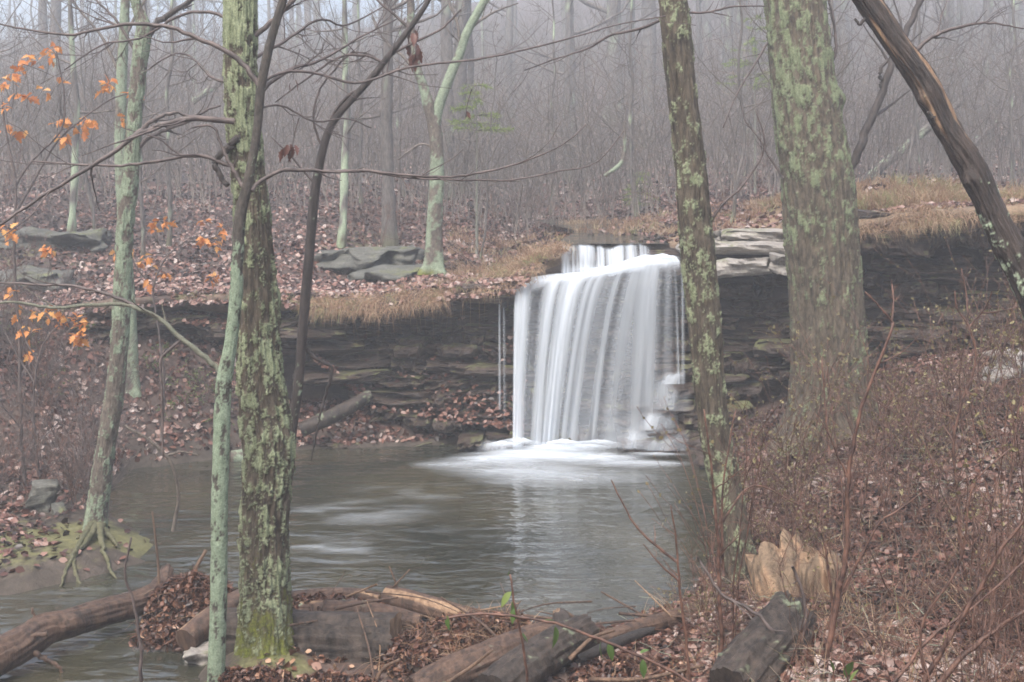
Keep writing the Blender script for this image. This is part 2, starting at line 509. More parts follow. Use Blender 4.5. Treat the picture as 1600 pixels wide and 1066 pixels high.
moss = (moss_at(160, 0, 11.3, 0.55) + 0.9*moss_at(40, 0, 11.0, 0.5) + 0.8*moss_at(10, 0, 10.4, 0.5) + moss_at(195, 0, 11.1, 0.3)
        + 0.6*moss_at(640, 0, 19.5, 1.0) + 0.55*moss_at(560, 0, 22, 1.5) + 0.4*moss_at(900, 0, 20, 1.6) + 0.45*moss_at(330, 0, 17.4, 0.9)
        + 0.5*moss_at(1500, 0, 16.6, 0.7) + 0.5*moss_at(50, 0, 19.5, 1.4) + 1.6*moss_at(418, 0, 7.9, 0.30))
straw = ss(0.1, 0.5, GY-ycg)*(0.9*np.exp(-((GX-1.5)/2.2)**2)*ss(27, 19, GY) + 0.45*ss(2.5, 4, GX)*ss(21, 17.5, GY)*ss(9, 7, GX) + 0.45*np.exp(-((GX+0.6)/1.6)**2)*ss(18.6, 17.4, GY))
mb = MB().add(np.stack([GX, GY, GZ], -1).reshape(-1, 3), gq, mud=mud.ravel(), moss=np.clip(moss, 0, 1).ravel(), straw=np.clip(straw, 0, 1).ravel())
ground = mb.build('ground', M['ground'], kind='structure')

# pool and stream water: a sheet with a fine grid that slopes a little below the log dam
wx, wy = np.meshgrid(np.linspace(-9, 4.2, 60), np.linspace(6.2, 16.9, 60), indexing='xy')
i = (np.arange(59)[:, None]*60 + np.arange(59)[None, :])
MB().add(np.stack([wx, wy, np.zeros_like(wx)], -1).reshape(-1, 3), np.stack([i, i+1, i+61, i+60], -1).reshape(-1, 4)).build('pool_water', M['water'], kind='structure')
# shallow brook running to the lip of the falls
bx = np.linspace(0.75, 2.35, 12); by = np.linspace(17.02, 24, 30)
BX, BY = np.meshgrid(bx, by, indexing='xy')
BX = BX + 0.35*np.sin((BY-17)*0.6)*ss(17.5, 20, BY)
i = (np.arange(29)[:, None]*12 + np.arange(11)[None, :])
MB().add(np.stack([BX, BY, np.full_like(BX, 2.80) + 0.05*(BY-17) + 0.02], -1).reshape(-1, 3), np.stack([i, i+1, i+13, i+12], -1).reshape(-1, 4)).build('brook_water', M['water'], kind='structure')

# ------------------------------------------------------------------ rock
def lattice_box(nx, ny, nz):
    """surface of a unit box on a shared lattice"""
    ids, V, Q = {}, [], []
    def vid(i, j, k):
        if (i, j, k) not in ids:
            ids[(i, j, k)] = len(V); V.append((i/nx-.5, j/ny-.5, k/nz-.5))
        return ids[(i, j, k)]
    for i in range(nx):
        for j in range(ny):
            Q.append([vid(i, j, 0), vid(i, j+1, 0), vid(i+1, j+1, 0), vid(i+1, j, 0)])
            Q.append([vid(i, j, nz), vid(i+1, j, nz), vid(i+1, j+1, nz), vid(i, j+1, nz)])
    for i in range(nx):
        for k in range(nz):
            Q.append([vid(i, 0, k), vid(i+1, 0, k), vid(i+1, 0, k+1), vid(i, 0, k+1)])
            Q.append([vid(i, ny, k), vid(i, ny, k+1), vid(i+1, ny, k+1), vid(i+1, ny, k)])
    for j in range(ny):
        for k in range(nz):
            Q.append([vid(0, j, k), vid(0, j, k+1), vid(0, j+1, k+1), vid(0, j+1, k)])
            Q.append([vid(nx, j, k), vid(nx, j+1, k), vid(nx, j+1, k+1), vid(nx, j, k+1)])
    return np.array(V), np.array(Q)


def slab_mesh(seed, size, n=(10, 6, 4), rough=0.06, name='rock_slab', groove=False):
    """one split slab: rounded arrises, uneven bed and a notched front"""
    V, Q = lattice_box(*n)
    p = V.copy()
    e = np.abs(p)*2
    corner = np.maximum(np.sort(e, 1)[:, 1] - 0.55, 0)
    p *= (1 - 0.22*corner**2)[:, None]
    p = p * np.array(size)
    s = 2.6
    a = rough
    p[:, 1] += a*2.2*fbm(p[:, 0]*s, p[:, 2]*s*2.5, None, 3, seed)*(0.4+e[:, 1])
    p[:, 0] += a*1.5*fbm(p[:, 1]*s, p[:, 2]*s*2, None, 3, seed+5)*e[:, 0]
    p[:, 2] += a*0.75*fbm(p[:, 0]*1.7, p[:, 1]*2.5, None, 3, seed+9)
    if groove:
        p[:, 1] += 0.05*np.sign(p[:, 1])*vn(p[:, 0]*1.3, V[:, 2]*5+seed, None, seed+3)*(e[:, 1] > .8) + 0.025*vn(p[:, 0]*11, V[:, 2]*7, None, seed+4)
        p[:, 2] += 0.012*vn(p[:, 0]*7, p[:, 1]*7, None, seed+6)
    return MB().add(p, Q).mesh(name, smooth=not groove)


def add_slab(me, parent, loc, rot, scale, mat):
    o = bpy.data.objects.new('rock_slab', me)
    C.objects.link(o)
    o.parent = parent
    o.matrix_parent_inverse = Matrix.Translation(-Vector(parent.location))
    o.location = loc; o.rotation_euler = rot; o.scale = scale
    return o


slab_meshes = {}
for mk in ('rock', 'rock_pale', 'rock_mossy'):
    slab_meshes[mk] = []
    for q in range(7):
        me = slab_mesh(100+q*13, (1.0, 0.9, 0.2), (22, 9, 6), 0.075, groove=True)
        me.materials.append(M[mk]); slab_meshes[mk].append(me)

# backing of the ledge: wall of dark rock that follows the bluff
xs = np.linspace(-13, 12, 400)
yc, zb, zt = cliff(xs)
lev = np.linspace(0, 1, 14)
yy = yc[:, None] + 0.02 + 0.10*fbm(xs[:, None]*1.5 + 0*lev, lev[None, :]*9 + 0*xs[:, None], None, 3, 31)
zz = (zb-0.5)[:, None]*(1-lev) + (zt-0.06)[:, None]*lev
P = np.stack([np.repeat(xs[:, None], 14, 1), yy, zz], -1)
i = np.arange(399)[:, None]*14 + np.arange(13)[None, :]
bluff = MB().add(P.reshape(-1, 3), np.stack([i, i+14, i+15, i+1], -1).reshape(-1, 4)).build('rock_bluff', M['rock'], kind='structure')

r = np.random.default_rng(21)


def prof(x, q):
    """how far the bed at relative height q juts out of the bluff"""
    lft = np.interp(q, [0, .12, .3, .45, .6, .72, .86, .93, 1], [.62, .45, .32, .26, .12, .0, -.06, .30, .50])
    fal = np.interp(q, [0, .12, .25, .4, .55, .7, .82, .9, 1], [.85, .72, .52, .36, .28, .24, .20, .44, .50])
    rgt = np.interp(q, [0, .15, .35, .5, .6, .72, .85, 1], [.45, .25, .10, -.05, -.08, .35, .50, .62])
    wf = ss(-0.2, 0.3, x)*ss(2.9, 2.4, x); wr = ss(2.4, 2.9, x)
    return lft*(1-wf-wr) + fal*wf + rgt*wr


def bed_row(x0, x1, zmid_q, thick, mk, ztop=None, jut=None, stop=99):
    x = x0
    while x < x1:
        w = min(r.choice([r.uniform(.28, .7), r.uniform(.6, 1.7)]), max(stop - x, .3))
        if x > stop: break
        xm = x + w/2
        yc, zb, zt = (float(v) for v in cliff(xm))
        if 0.2 < xm < 2.5: zt = 2.26 + 0.13*(xm-0.2)
        z = zb - 0.12 + (zt - zb + 0.12)*zmid_q if ztop is None else float(np.interp(xm, *ztop)) - thick/2
        pj = float(prof(xm, zmid_q)) if jut is None else jut
        pj += r.normal(0, 0.11 if not -.2 < xm < 2.7 else .03)
        sl = (float(cliff(xm+.3)[0]) - float(cliff(xm-.3)[0]))/0.6
        dep = 0.95
        m = slab_meshes[mk][r.integers(7)]
        add_slab(m, bluff, (xm, yc - pj + dep*0.45, z + r.normal(0, .012)), (r.normal(0, .03), r.normal(0, .025), math.atan(sl) + r.normal(0, .06)),
                 (w*1.06*(1 if r.random() < .5 else -1), dep/0.9, thick/0.2*r.uniform(.92, 1.12)), None)
        x += w


for q in np.linspace(0.02, 0.90, 14):
    bed_row(-7.5 + r.uniform(-.6, 0), 2.4, q, r.uniform(.12, .2), 'rock')
for q in np.linspace(0.03, 0.66, 10):
    bed_row(2.3, 8.0, q, r.uniform(.14, .22), 'rock')
# capping beds: dark and turfed west of the falls, pale sandstone by the falls, dark again under the turf
bed_row(-9.0, 0.1, 0.96, 0.20, 'rock')
bed_row(0.5, 2.2, 0.80, 0.14, 'rock', jut=.30)
bed_row(2.55, 4.7, 0.8, 0.24, 'rock_pale', ztop=([2.4, 4.7], [2.56, 2.74]), jut=0.62, stop=4.2)
bed_row(2.6, 4.6, 0.9, 0.20, 'rock_pale', ztop=([2.4, 4.6], [2.80, 2.98]), jut=0.40, stop=4.2)
bed_row(2.75, 4.9, 1.0, 0.16, 'rock_pale', ztop=([2.4, 4.9], [2.95, 3.10]), jut=0.22, stop=4.4)
bed_row(4.4, 9.0, 0.82, 0.25, 'rock', jut=0.45)
bed_row(4.6, 9.0, 0.96, 0.26, 'rock', jut=0.55)
bed_row(1.0, 2.2, 1.0, 0.18, 'rock', ztop=([0.4, 2.6], [2.72, 2.74]), jut=-0.25)
# steps at the foot of the falls
for px, py, y, w, t in [(1020, 690, 15.75, 0.9, .22), (1065, 668, 15.9, 0.8, .2), (985, 640, 16.15, 1.0, .2), (1045, 632, 16.05, .9, .2), (1075, 600, 16.1, .8, .2),
                        (1060, 575, 16.2, .8, .18), (915, 668, 16.1, 0.8, .18), (800, 682, 15.95, .7, .16), (760, 690, 16.0, .6, .14), (1110, 690, 15.6, .9, .26),
                        (640, 696, 16.15, .9, .12), (560, 694, 16.3, 1.0, .12), (735, 690, 15.7, .35, .1), (520, 690, 16.1, .7, .12), (1120, 640, 15.9, 1.0, .24)]:
    p = at(px, py, y)
    add_slab(slab_meshes['rock'][r.integers(7)], bluff, (p[0], y+0.35, p[2]-t/2), (0, r.normal(0, .04), r.normal(0, .15)), (w, 0.9, t/0.2), None)

# turf draped over the bluff edge
for x0, x1, jut in ((-10, 0.35, 0.66), (4.15, 10, 0.78)):
    xs = np.linspace(x0, x1, int((x1-x0)/0.07))
    yc, zb, zt = cliff(xs)
    endf = ss(0, 0.5, xs-x0)*ss(0, 0.5, x1-xs) if x0 > 0 else ss(0, 0.5, x1-xs)
    s = np.linspace(0, 1, 12)
    off = np.interp(s, [0, .5, .75, .9, 1], [1.0, -jut*0.75, -jut, -jut*0.96, -jut*0.7])
    drop = np.interp(s, [0, .3, .6, .78, .9, 1], [0.06, 0.10, 0.09, 0.0, -0.13, -0.17])
    nz = 0.07*fbm(xs[:, None]*2.5 + 0*s, s[None, :]*4 + 0*xs[:, None], None, 3, 77)
    z = np.maximum(zt[:, None]+drop[None, :]*endf[:, None]+nz, 0)
    yv = yc[:, None] + off[None, :]*np.maximum(endf, .2)[:, None]*(1 + .35*fbm(xs*1.1, xs*0, None, 3, 3))[:, None] + nz*1.2
    z[:, :4] = np.maximum(z[:, :4], hgt(np.repeat(xs[:, None], 4, 1), yv[:, :4]) + np.array([-.05, .02, .03, .03]))
    P = np.stack([np.repeat(xs[:, None], 12, 1), yv, z], -1)
    i = np.arange(len(xs)-1)[:, None]*12 + np.arange(11)[None, :]
    strawv = np.clip(0.5+0.9*fbm(P[..., 0]*1.2, P[..., 1]*1.2, None, 3, 5), 0, 1)*(0.8 if x0 > 0 else 0.45)
    MB().add(P.reshape(-1, 3), np.stack([i, i+1, i+13, i+12], -1).reshape(-1, 4), mud=np.zeros(P[..., 0].size), moss=np.where(P[..., 0] < -2.5, 0.45, 0.2).ravel(), straw=strawv.ravel()).build('turf_edge', M['ground'], kind='structure')


def boulder(name, label, px, py, y, size, seed, mk, rot=0.0, sink=0.25, group=None):
    """(px, py): where its foot stands"""
    me = slab_mesh(seed, size, (20, 14, 12), 0.15*max(size)**0.5, name)
    me.materials.append(M[mk])
    p = at(px, py, y)
    z = float(hgt(p[0], y))
    o = link(name, me)
    o.location = (p[0], y, z + size[2]*(0.5-sink)); o.rotation_euler = (0.05, -0.04, rot)
    return tag(o, label, 'boulder' if name == 'boulder' else 'rock', group)


boulder('boulder', 'broad flat mossy boulder on the leafy slope beside the forked lichened tree', 575, 350, 19.6, (1.7, 1.0, 0.44), 5, 'rock_mossy', 0.1, 0.36)
boulder('boulder', 'mossy boulder tilted in front of the broad flat one on the leafy slope', 600, 380, 18.6, (1.1, 0.8, 0.32), 15, 'rock_mossy', -0.3, 0.3)
boulder('boulder', 'long mossy ledge stone half buried behind the leaning lichened bank tree', 60, 320, 20.5, (2.2, 1.0, 0.36), 25, 'rock_mossy', 0.05, 0.4)
boulder('boulder', 'low mossy stone bedded in leaves above the shaded bluff', 30, 360, 17.8, (1.4, 0.8, 0.3), 35, 'rock_mossy', 0.1, 0.3)
boulder('boulder', 'pointed grey boulder standing on the muddy spit by the bank tree', 65, 806, 12.0, (0.26, 0.24, 0.36), 45, 'rock_mossy', 0.4, 0.25)
boulder('boulder', 'small round grey stone beside the pointed boulder on the mud', 92, 812, 11.9, (0.13, 0.12, 0.1), 55, 'rock_mossy', 0.4, 0.3)
boulder('boulder', 'pale wet stone under the water-side end of the short cut log', 318, 1020, 8.35, (0.26, 0.22, 0.22), 65, 'rock_pale', 0.2, 0.3)
boulder('boulder', 'pale angular stone on the slope under the dark overhang', 1585, 560, 12.8, (0.5, 0.4, 0.32), 75, 'rock_pale', 0.5, 0.2)
boulder('boulder', 'small pale stone lying below the angular one under the overhang', 1570, 580, 12.4, (0.3, 0.26, 0.16), 85, 'rock_pale', 0.1, 0.2)
boulder('boulder', 'flat grey stone in the shallows beside the steps of the falls', 1130, 712, 14.9, (0.6, 0.4, 0.2), 95, 'rock', 0.1, 0.3)

# ------------------------------------------------------------------ waterfall
fall = thing('waterfall', 'white silky waterfall dropping over the rock bluff into the dark pool', 'waterfall', at(900, 690, 15.8))


def sheet(name, nu, nv, fn, mat, kind=None):
    U, Vv = np.meshgrid(np.linspace(0, 1, nu), np.linspace(0, 1, nv), indexing='ij')
    P, dens, us = fn(U, Vv)
    i = np.arange(nu-1)[:, None]*nv + np.arange(nv-1)[None, :]
    return MB().add(P.reshape(-1, 3), np.stack([i, i+1, i+nv+1, i+nv], -1).reshape(-1, 4), dens=np.clip(dens, 0, 1).ravel(), fu=us.ravel(), fv=Vv.ravel()).build(name, mat, fall, kind)


LU = [0, .1, .25, .45, .62, .8, 1]


def curtain(seed, back, amp):
    def fn(U, V):
        pt = 803 + 262*U
        rt = np.interp(U, LU, [452, 441, 434, 428, 418, 408, 406]) + 4
        pb = np.interp(U, [0, .12, .25, .4, .55, .7, .8, .9, 1], [800, 818, 836, 862, 890, 935, 985, 1035, 1066])
        rb = np.interp(U, [0, .7, .78, .86, .93, 1], [700, 703, 703, 700, 690, 678])
        yt = 16.12 + 0.1*U
        # apron over the ledge for v < 0.14, then the drop
        a = np.clip(V/0.14, 0, 1); f = np.clip((V-0.14)/0.86, 0, 1)
        z0 = HC - (rt-HZ)*yt/F
        rap = np.interp(U, LU, [446, 433, 428, 424, 412, 398, 402])
        yap = yt + 0.55
        zap = HC - (rap-HZ)*yap/F
        zb = HC - (rb-HZ)*15.75/F
        arch = np.sqrt(f)
        x = (pt-800)*yt/F*(1-arch) + (pb-800)*15.75/F*arch
        x = x + (1-a)*0.02
        y = np.where(V < 0.14, yap + (yt-yap)*a, yt - 0.40*arch*(1 - 0.35*U)) + back
        z = np.where(V < 0.14, zap + (z0-zap)*a**1.5, z0 + (zb-z0)*f)
        folds = fbm(U*16 + seed, V*0.8, None, 3, seed)
        y = y - amp*folds*(0.3+0.7*f)
        # strands: film is thick where the ridges of flow run
        main = np.interp(U, [0, .03, .08, .13, .18, .23, .26, .30, .33, .36, .41, .46, .49, .52, .55, .60, .63, .67, .70, .74, .78, .82, .86, .90, .93, .96, 1],
                         [.75, .9, .78, .30, .30, .62, .80, .36, .70, .95, .88, .38, .62, .35, .62, .42, .36, .58, .34, .48, .28, .52, .55, .22, .44, .22, .3])
        d = 1.1*main - 0.16 + 0.24*fbm(U*17 + seed*3, V*0.7, None, 3, seed+4)
        d = d*(1 - 0.22*f*ss(.4, .9, U)) + 0.10*ss(.85, 1, f)
        d = np.where(V < 0.2, np.maximum(d, 0.95*ss(.2, .1, V)*ss(0, .05, U)), d)
        edge = ss(0, 0.015, U)*ss(1, 0.985, U)
        d = d*(1.0 - .06*f)
        return np.stack([x, y, z], -1), d*edge*(1.0 if back == 0 else 0.55), U
    return fn


sheet('water_curtain', 260, 60, curtain(3, 0.0, 0.07), M['fall'])
sheet('rear_water_curtain', 200, 40, curtain(8, 0.14, 0.05), M['fall'])


def upper(U, V):
    px = 873 + 145*U
    yt = 16.98
    x = (px-800)*yt/F
    y = yt - 0.26*np.sqrt(V) - 0.03*fbm(U*20, V, None, 2, 5)
    z = (HC - (383-HZ)*yt/F + 0.05*fbm(U*9, V*0, None, 3, 6)) + (HC - (428-HZ)*16.7/F - HC + (383-HZ)*yt/F)*V
    d = 0.50 + 0.85*fbm(U*26, V*0.4, None, 3, 12) + 0.3*ss(.6, 1, V)
    return np.stack([x, y, z], -1), d*ss(0, .06, U)*ss(1, .85, U)*ss(0, .1, V), U


sheet('upper_cascade', 150, 24, upper, M['fall_up'])


def strand(px0, py0, px1, py1, y0, y1, w, dens):
    def fn(U, V):
        a = np.sqrt(V)
        x = (px0-800)*y0/F*(1-a) + (px1-800)*y1/F*a + (U-.5)*w*(1+0.3*V)
        y = y0 + (y1-y0)*a - 0.02*np.cos((U-.5)*3)
        z0, z1 = HC-(py0-HZ)*y0/F, HC-(py1-HZ)*y1/F
        return np.stack([x, y, z0+(z1-z0)*V], -1), dens*np.clip(np.sin(U*np.pi)**1.3*(1+.9*fbm(U*(1+6*w)+px0, V*.6, None, 2, 4)), 0, 1)*ss(0, .06 if w < .2 else .45, V + (.10*vn(U*5+px0, U*0, None, 2) if w > .2 else 0))*(1-0.3*V), U*w
    return fn


for a in [(780, 468, 781, 640, 16.3, 16.2, .045, .55), (787, 470, 789, 655, 16.3, 16.2, .05, .4), (1052, 410, 1060, 600, 16.15, 15.95, .05, .7), (1065, 415, 1068, 600, 16.15, 15.95, .06, .45),
          (1040, 580, 1035, 640, 15.85, 15.7, .30, .45), (1060, 578, 1050, 600, 15.9, 15.75, .30, .6), (1025, 640, 1015, 672, 15.7, 15.55, .35, .55), (1000, 664, 985, 700, 15.5, 15.4, .30, .5),
          (1062, 604, 1056, 642, 15.70, 15.6, .35, .35), (1035, 640, 1030, 676, 15.62, 15.5, .45, .32), (1005, 668, 998, 702, 15.5, 15.35, .45, .32), (975, 640, 970, 700, 15.7, 15.5, .5, .3), (775, 684, 770, 704, 15.7, 15.55, .4, .5), (1060, 672, 1050, 704, 15.5, 15.35, .4, .4), (1030, 684, 1020, 704, 15.45, 15.4, .3, .5)]:
    sheet('water_strand', 9 if a[6] < .2 else 26, 16, strand(*a), M['fall'])


def dome(px, py, y, rx, ry, h, dens, seed):
    p = at(px, py, y)
    def fn(U, V):
        th = U*2*np.pi
        rr = V
        n = fbm(np.cos(th)*1.5 + seed, np.sin(th)*1.5, rr*2, 3, seed)
        x = p[0] + rx*rr*np.cos(th)*(1+.25*n); yy = y + ry*rr*np.sin(th)*(1+.25*n)
        z = p[2] + h*(1-rr**2)*(1+.5*n) + 0.012
        return np.stack([x, yy, z], -1), dens*(1-ss(0.05, 1.0, rr))*(1+.5*n), np.cos(th)*rr + 2*np.sin(th)*rr
    return fn


# churned water where the curtain lands, and on the shelf under the upper cascade
for a in [(845, 716, 15.33, 1.25, .62, .05, 1.0, 1), (880, 708, 15.6, 1.0, .34, .08, .95, 2), (760, 722, 15.1, .85, .42, .025, .65, 3), (935, 718, 15.2, .75, .50, .03, .75, 4),
          (800, 735, 14.6, 1.2, .7, .012, .40, 7), (870, 745, 14.3, 1.4, .8, .009, .30, 15), (700, 728, 14.9, .65, .30, .012, .35, 8), (990, 726, 15.0, .9, .3, .015, .55, 9), (1020, 712, 15.3, .5, .2, .02, .6, 16),
          (815, 698, 15.75, .38, .25, .09, .7, 10), (930, 699, 15.75, .5, .25, .08, .6, 11), (880, 700, 15.65, .45, .25, .09, .7, 13), (785, 702, 15.65, .35, .22, .08, .7, 14), (1036, 407, 16.45, .30, .3, .07, .8, 5), (1005, 414, 16.45, .3, .25, .05, .8, 6), (950, 424, 16.55, .75, .25, .04, .9, 12)]:
    sheet('foam_and_sky_glint', 40, 14, dome(*a), M['foam_and_sky_glint'])

for px, py, rx, ry, dn, sd in [(560, 800, 1.1, .7, .30, 31), (520, 860, .9, .55, .34, 32), (640, 770, .9, .6, .22, 33), (690, 840, .7, .45, .2, 34), (900, 790, 1.0, .8, .18, 35), (250, 1030, .5, .35, .35, 36), (140, 930, .8, .2, .3, 37)]:  # thin pale films painted on the water in place of bright sky reflections
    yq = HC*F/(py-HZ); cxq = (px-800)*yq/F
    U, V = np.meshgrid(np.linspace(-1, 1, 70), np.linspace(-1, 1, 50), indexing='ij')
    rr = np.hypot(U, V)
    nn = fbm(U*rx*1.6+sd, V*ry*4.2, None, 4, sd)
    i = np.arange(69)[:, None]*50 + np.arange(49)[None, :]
    glint_film = MB().add(np.stack([cxq+U*rx, yq+V*ry, 0*U+.006+.0015*(sd-30)], -1).reshape(-1, 3), np.stack([i, i+50, i+51, i+1], -1).reshape(-1, 4),
                  dens=(.62*dn*ss(1, .3, rr)*ss(-.12, .5, nn)).ravel(), fu=(U*rx).ravel(), fv=(V*ry).ravel()).build('foam_and_sky_glint', M['foam_and_sky_glint'], kind='stuff')

# ------------------------------------------------------------------ wood: trunks, limbs, twigs
def trunk(name, parent, mat, rows, y, sides=72, step=0.016, ridge=0.10, rf=7.0, lich=0.0, lich_scale=7.0, lich_amp=0.006, moss_h=0.0, flare=0.0, seed=1,
          bare=0.0, top=None, lich_z=None, knots=(), jag=0.0):
    """rows: (px, py, width px) from the foot up, seen at distance y, or at a fourth value of the row. Bark furrows and lichen are real relief."""
    pts = []
    for px, py, w, *own in rows:
        yy = own[0] if own else y
        p = at(px, py, yy)
        pts.append([p[0], p[1], p[2], w*yy/F/2])
    if top: pts += [[pts[-1][0]+t[0], pts[-1][1]+t[1], pts[-1][2]+t[2], t[3]] for t in top]
    L = sum(np.linalg.norm(np.subtract(pts[k+1][:3], pts[k][:3])) for k in range(len(pts)-1))
    S = spline(pts, max(int(L/step), 8))
    n = len(S)
    tan = np.gradient(S[:, :3], axis=0); tan /= np.linalg.norm(tan, axis=1)[:, None]
    a = np.cross(tan, [0, 1, 0]); a /= np.linalg.norm(a, axis=1)[:, None]
    b = np.cross(tan, a)
    th = np.arange(sides)/sides*2*np.pi
    s = np.concatenate([[0], np.cumsum(np.linalg.norm(np.diff(S[:, :3], axis=0), axis=1))])
    TH, SS = np.meshgrid(th, s); R = S[:, 3][:, None] + 0*TH
    cx, cyy = np.cos(TH), np.sin(TH)
    k = rf
    rr = R.mean()
    e = 1 - np.abs(fbm(cx*k*0.9 + seed, cyy*k*0.9, SS*1.1/max(rr, .05)*0.22, 3, seed))*2.2
    e2 = fbm(cx*k*2.4, cyy*k*2.4 + seed, SS*7, 3, seed+3)
    disp = ridge*R*(e*0.6 + e2*0.35)
    disp += 0.07*R*fbm(cx*1.2 + seed, cyy*1.2, SS*1.3, 3, seed+8)
    z = S[:, 2][:, None] + 0*TH
    if flare:
        f = np.exp(-np.maximum(SS-0.05, 0)/flare)
        disp += R*f*(0.35 + 0.45*np.cos(TH*4 + seed)*0.5 + 0.4*fbm(cx*2, cyy*2, SS*0, 2, seed+2))
    for ks, ka, kr, kh in knots:
        disp += R*kh*np.exp(-((SS-ks)/kr)**2 - ((np.angle(np.exp(1j*(TH-ka))))/0.6)**2)
    lz = 1.0 if lich_z is None else np.interp(SS/s[-1], *lich_z)
    lp = lich_scale
    P0 = S[:, None, :3] + R[..., None]*(a[:, None]*cx[..., None] + b[:, None]*cyy[..., None])
    ln = 1.0*fbm(P0[..., 0]*lp, P0[..., 1]*lp, P0[..., 2]*lp*0.5, 4, seed+20) + .24*fbm(P0[..., 0]*lp*.22, P0[..., 1]*lp*.22, P0[..., 2]*lp*0.15, 2, seed+27) + 0.5*fbm(P0[..., 0]*lp*4, P0[..., 1]*lp*5, P0[..., 2]*lp*5, 2, seed+40)
    lm = ss(0.16, 0.34, ln + (lich*lz - 0.5)*1.1) * (lich > 0)
    disp += lich_amp*lm*(0.6 + 1.2*np.abs(e2))
    mz = ss(1.0, 0.2, SS/max(moss_h, 1e-3) + 0.9*ln) if moss_h else 0*lm
    disp += 0.012*mz*(0.5+np.abs(e2))
    bz = ss(0.25, 0.38, fbm(cx*1.5, cyy*1.5+seed*3, SS*1.1, 3, seed+60) + (bare-0.5)) if bare else 0*lm
    if jag: S = S.copy(); jz = jag*fbm(cx*2.2, cyy*2.2+seed, 0*SS, 3, seed+70)*ss(.6, 1, SS/s[-1])
    P = S[:, None, :3] + (R+disp)[..., None]*(a[:, None]*cx[..., None] + b[:, None]*cyy[..., None])
    if jag: P = P + tan[:, None]*jz[..., None]
    i = np.arange(n-1)[:, None]*sides + np.arange(sides)[None, :]
    j = np.arange(n-1)[:, None]*sides + (np.arange(sides)[None, :]+1) % sides
    mb = MB().add(P.reshape(-1, 3), np.stack([i, j, j+sides, i+sides], -1).reshape(-1, 4), lich=(lm*(1-mz)).ravel(), moss=mz.ravel(), bare=bz.ravel())
    for c, sgn in ((0, 1), (n-1, -1)):
        ctr = S[c, :3]
        base = c*sides
        ring = P[c]
        m0 = mb.n
        mb.add(np.vstack([ring, ctr[None]]), None, [[q, sides, (q+1) % sides][::sgn] for q in range(sides)], lich=0, moss=0, bare=0.6 if sgn < 0 else 0)
    return mb.build(name, mat, parent)


def grow(P0, D, L, R, depth, r, spread=0.75, up=0.12, wob=0.12, kids=(3, 5), K=7, out=None, t0=0.2):
    """a bare branch and its side twigs: list of (depth, points, radii)"""
    if out is None: out = []
    d = np.array(D, float); d /= np.linalg.norm(d)
    pts = [np.array(P0, float)]; dirs = [d]
    for k in range(K-1):
        d = d + r.normal(0, wob, 3) + np.array([0, 0, up/(K-1)*2])
        d /= np.linalg.norm(d)
        pts.append(pts[-1] + d*L/(K-1)); dirs.append(d)
    pts = np.array(pts)
    rad = R*(1 - 0.75*np.linspace(0, 1, K)**0.9)
    out.append((depth, pts, rad))
    if depth > 0:
        for c in range(r.integers(kids[0], kids[1]+1)):
            t = r.uniform(t0, 0.95); fi = t*(K-1); k = min(int(fi), K-2)
            p = pts[k] + (pts[k+1]-pts[k])*(fi-k)
            v = r.normal(0, 1, 3); v -= v@dirs[k]*dirs[k]; v /= np.linalg.norm(v)+1e-9
            sp = spread*r.uniform(.6, 1.3)
            nd = dirs[k]*math.cos(sp) + v*math.sin(sp)
            grow(p, nd, L*(1-0.45*t)*r.uniform(.4, .75), max(np.interp(fi, np.arange(K), rad)*0.62, 0.0012), depth-1, r, spread, up, wob*1.1, kids, K, out)
    return out


def put(mb, br, sides=(4, 4, 5, 6), minr=0.0, r=None, lich=0.0):
    by = {}
    for dep, p, rad in br: by.setdefault((dep, len(p)), []).append((p, rad))
    for (dep, K), l in by.items():
        P = np.array([x[0] for x in l]); R = np.maximum(np.array([x[1] for x in l]), minr)
        tubes(mb, P, R, sides[min(dep, len(sides)-1)], lich=lich*np.ones(1))
    return mb


def limb(parent, mat, rows, y, w0, w1, depth=1, seed=1, kids=(3, 6), kl=0.35, name='branch', ydrift=0.0, sides=8, lich=0.0, up=0.12, spread=0.75, minr=0.0022):
    """a limb drawn through photo pixels, at distance y drifting by ydrift to its tip, with its side twigs"""
    r = np.random.default_rng(seed)
    n = len(rows)
    ctl = [list(at(px, py, y + ydrift*k/(n-1))) for k, (px, py) in enumerate(rows)]
    S = spline(ctl, max(10, 4*n))
    rad = np.linspace(w0, w1, len(S))*y/F/2
    S[1:-1] += r.normal(0, 1, (len(S)-2, 3))*rad[1:-1, None]*0.25
    mb = MB()
    tubes(mb, S, rad, sides, lich=lich*np.ones(1))
    L = np.linalg.norm(np.diff(S, axis=0), axis=1).sum()
    br = []
    if depth > 0:
        for c in range(r.integers(kids[0], kids[1]+1)):
            k = r.integers(int(len(S)*0.15), len(S)-1)
            d = S[min(k+1, len(S)-1)] - S[k-1]; d /= np.linalg.norm(d)
            v = r.normal(0, 1, 3); v -= v@d*d; v /= np.linalg.norm(v)
            sp = spread*r.uniform(.6, 1.3)
            grow(S[k], d*math.cos(sp) + v*math.sin(sp), L*kl*r.uniform(.4, 1.1), rad[k]*0.55, depth-1, r, spread, up, out=br)
        o = mb.build(name, mat, parent)
        put(tw := MB(), br, minr=minr, lich=lich*0.5).build('twigs', mat, o, 'stuff')
        return o
    return mb.build(name, mat, parent)


def foot(px, py, y): return at(px, py, y)


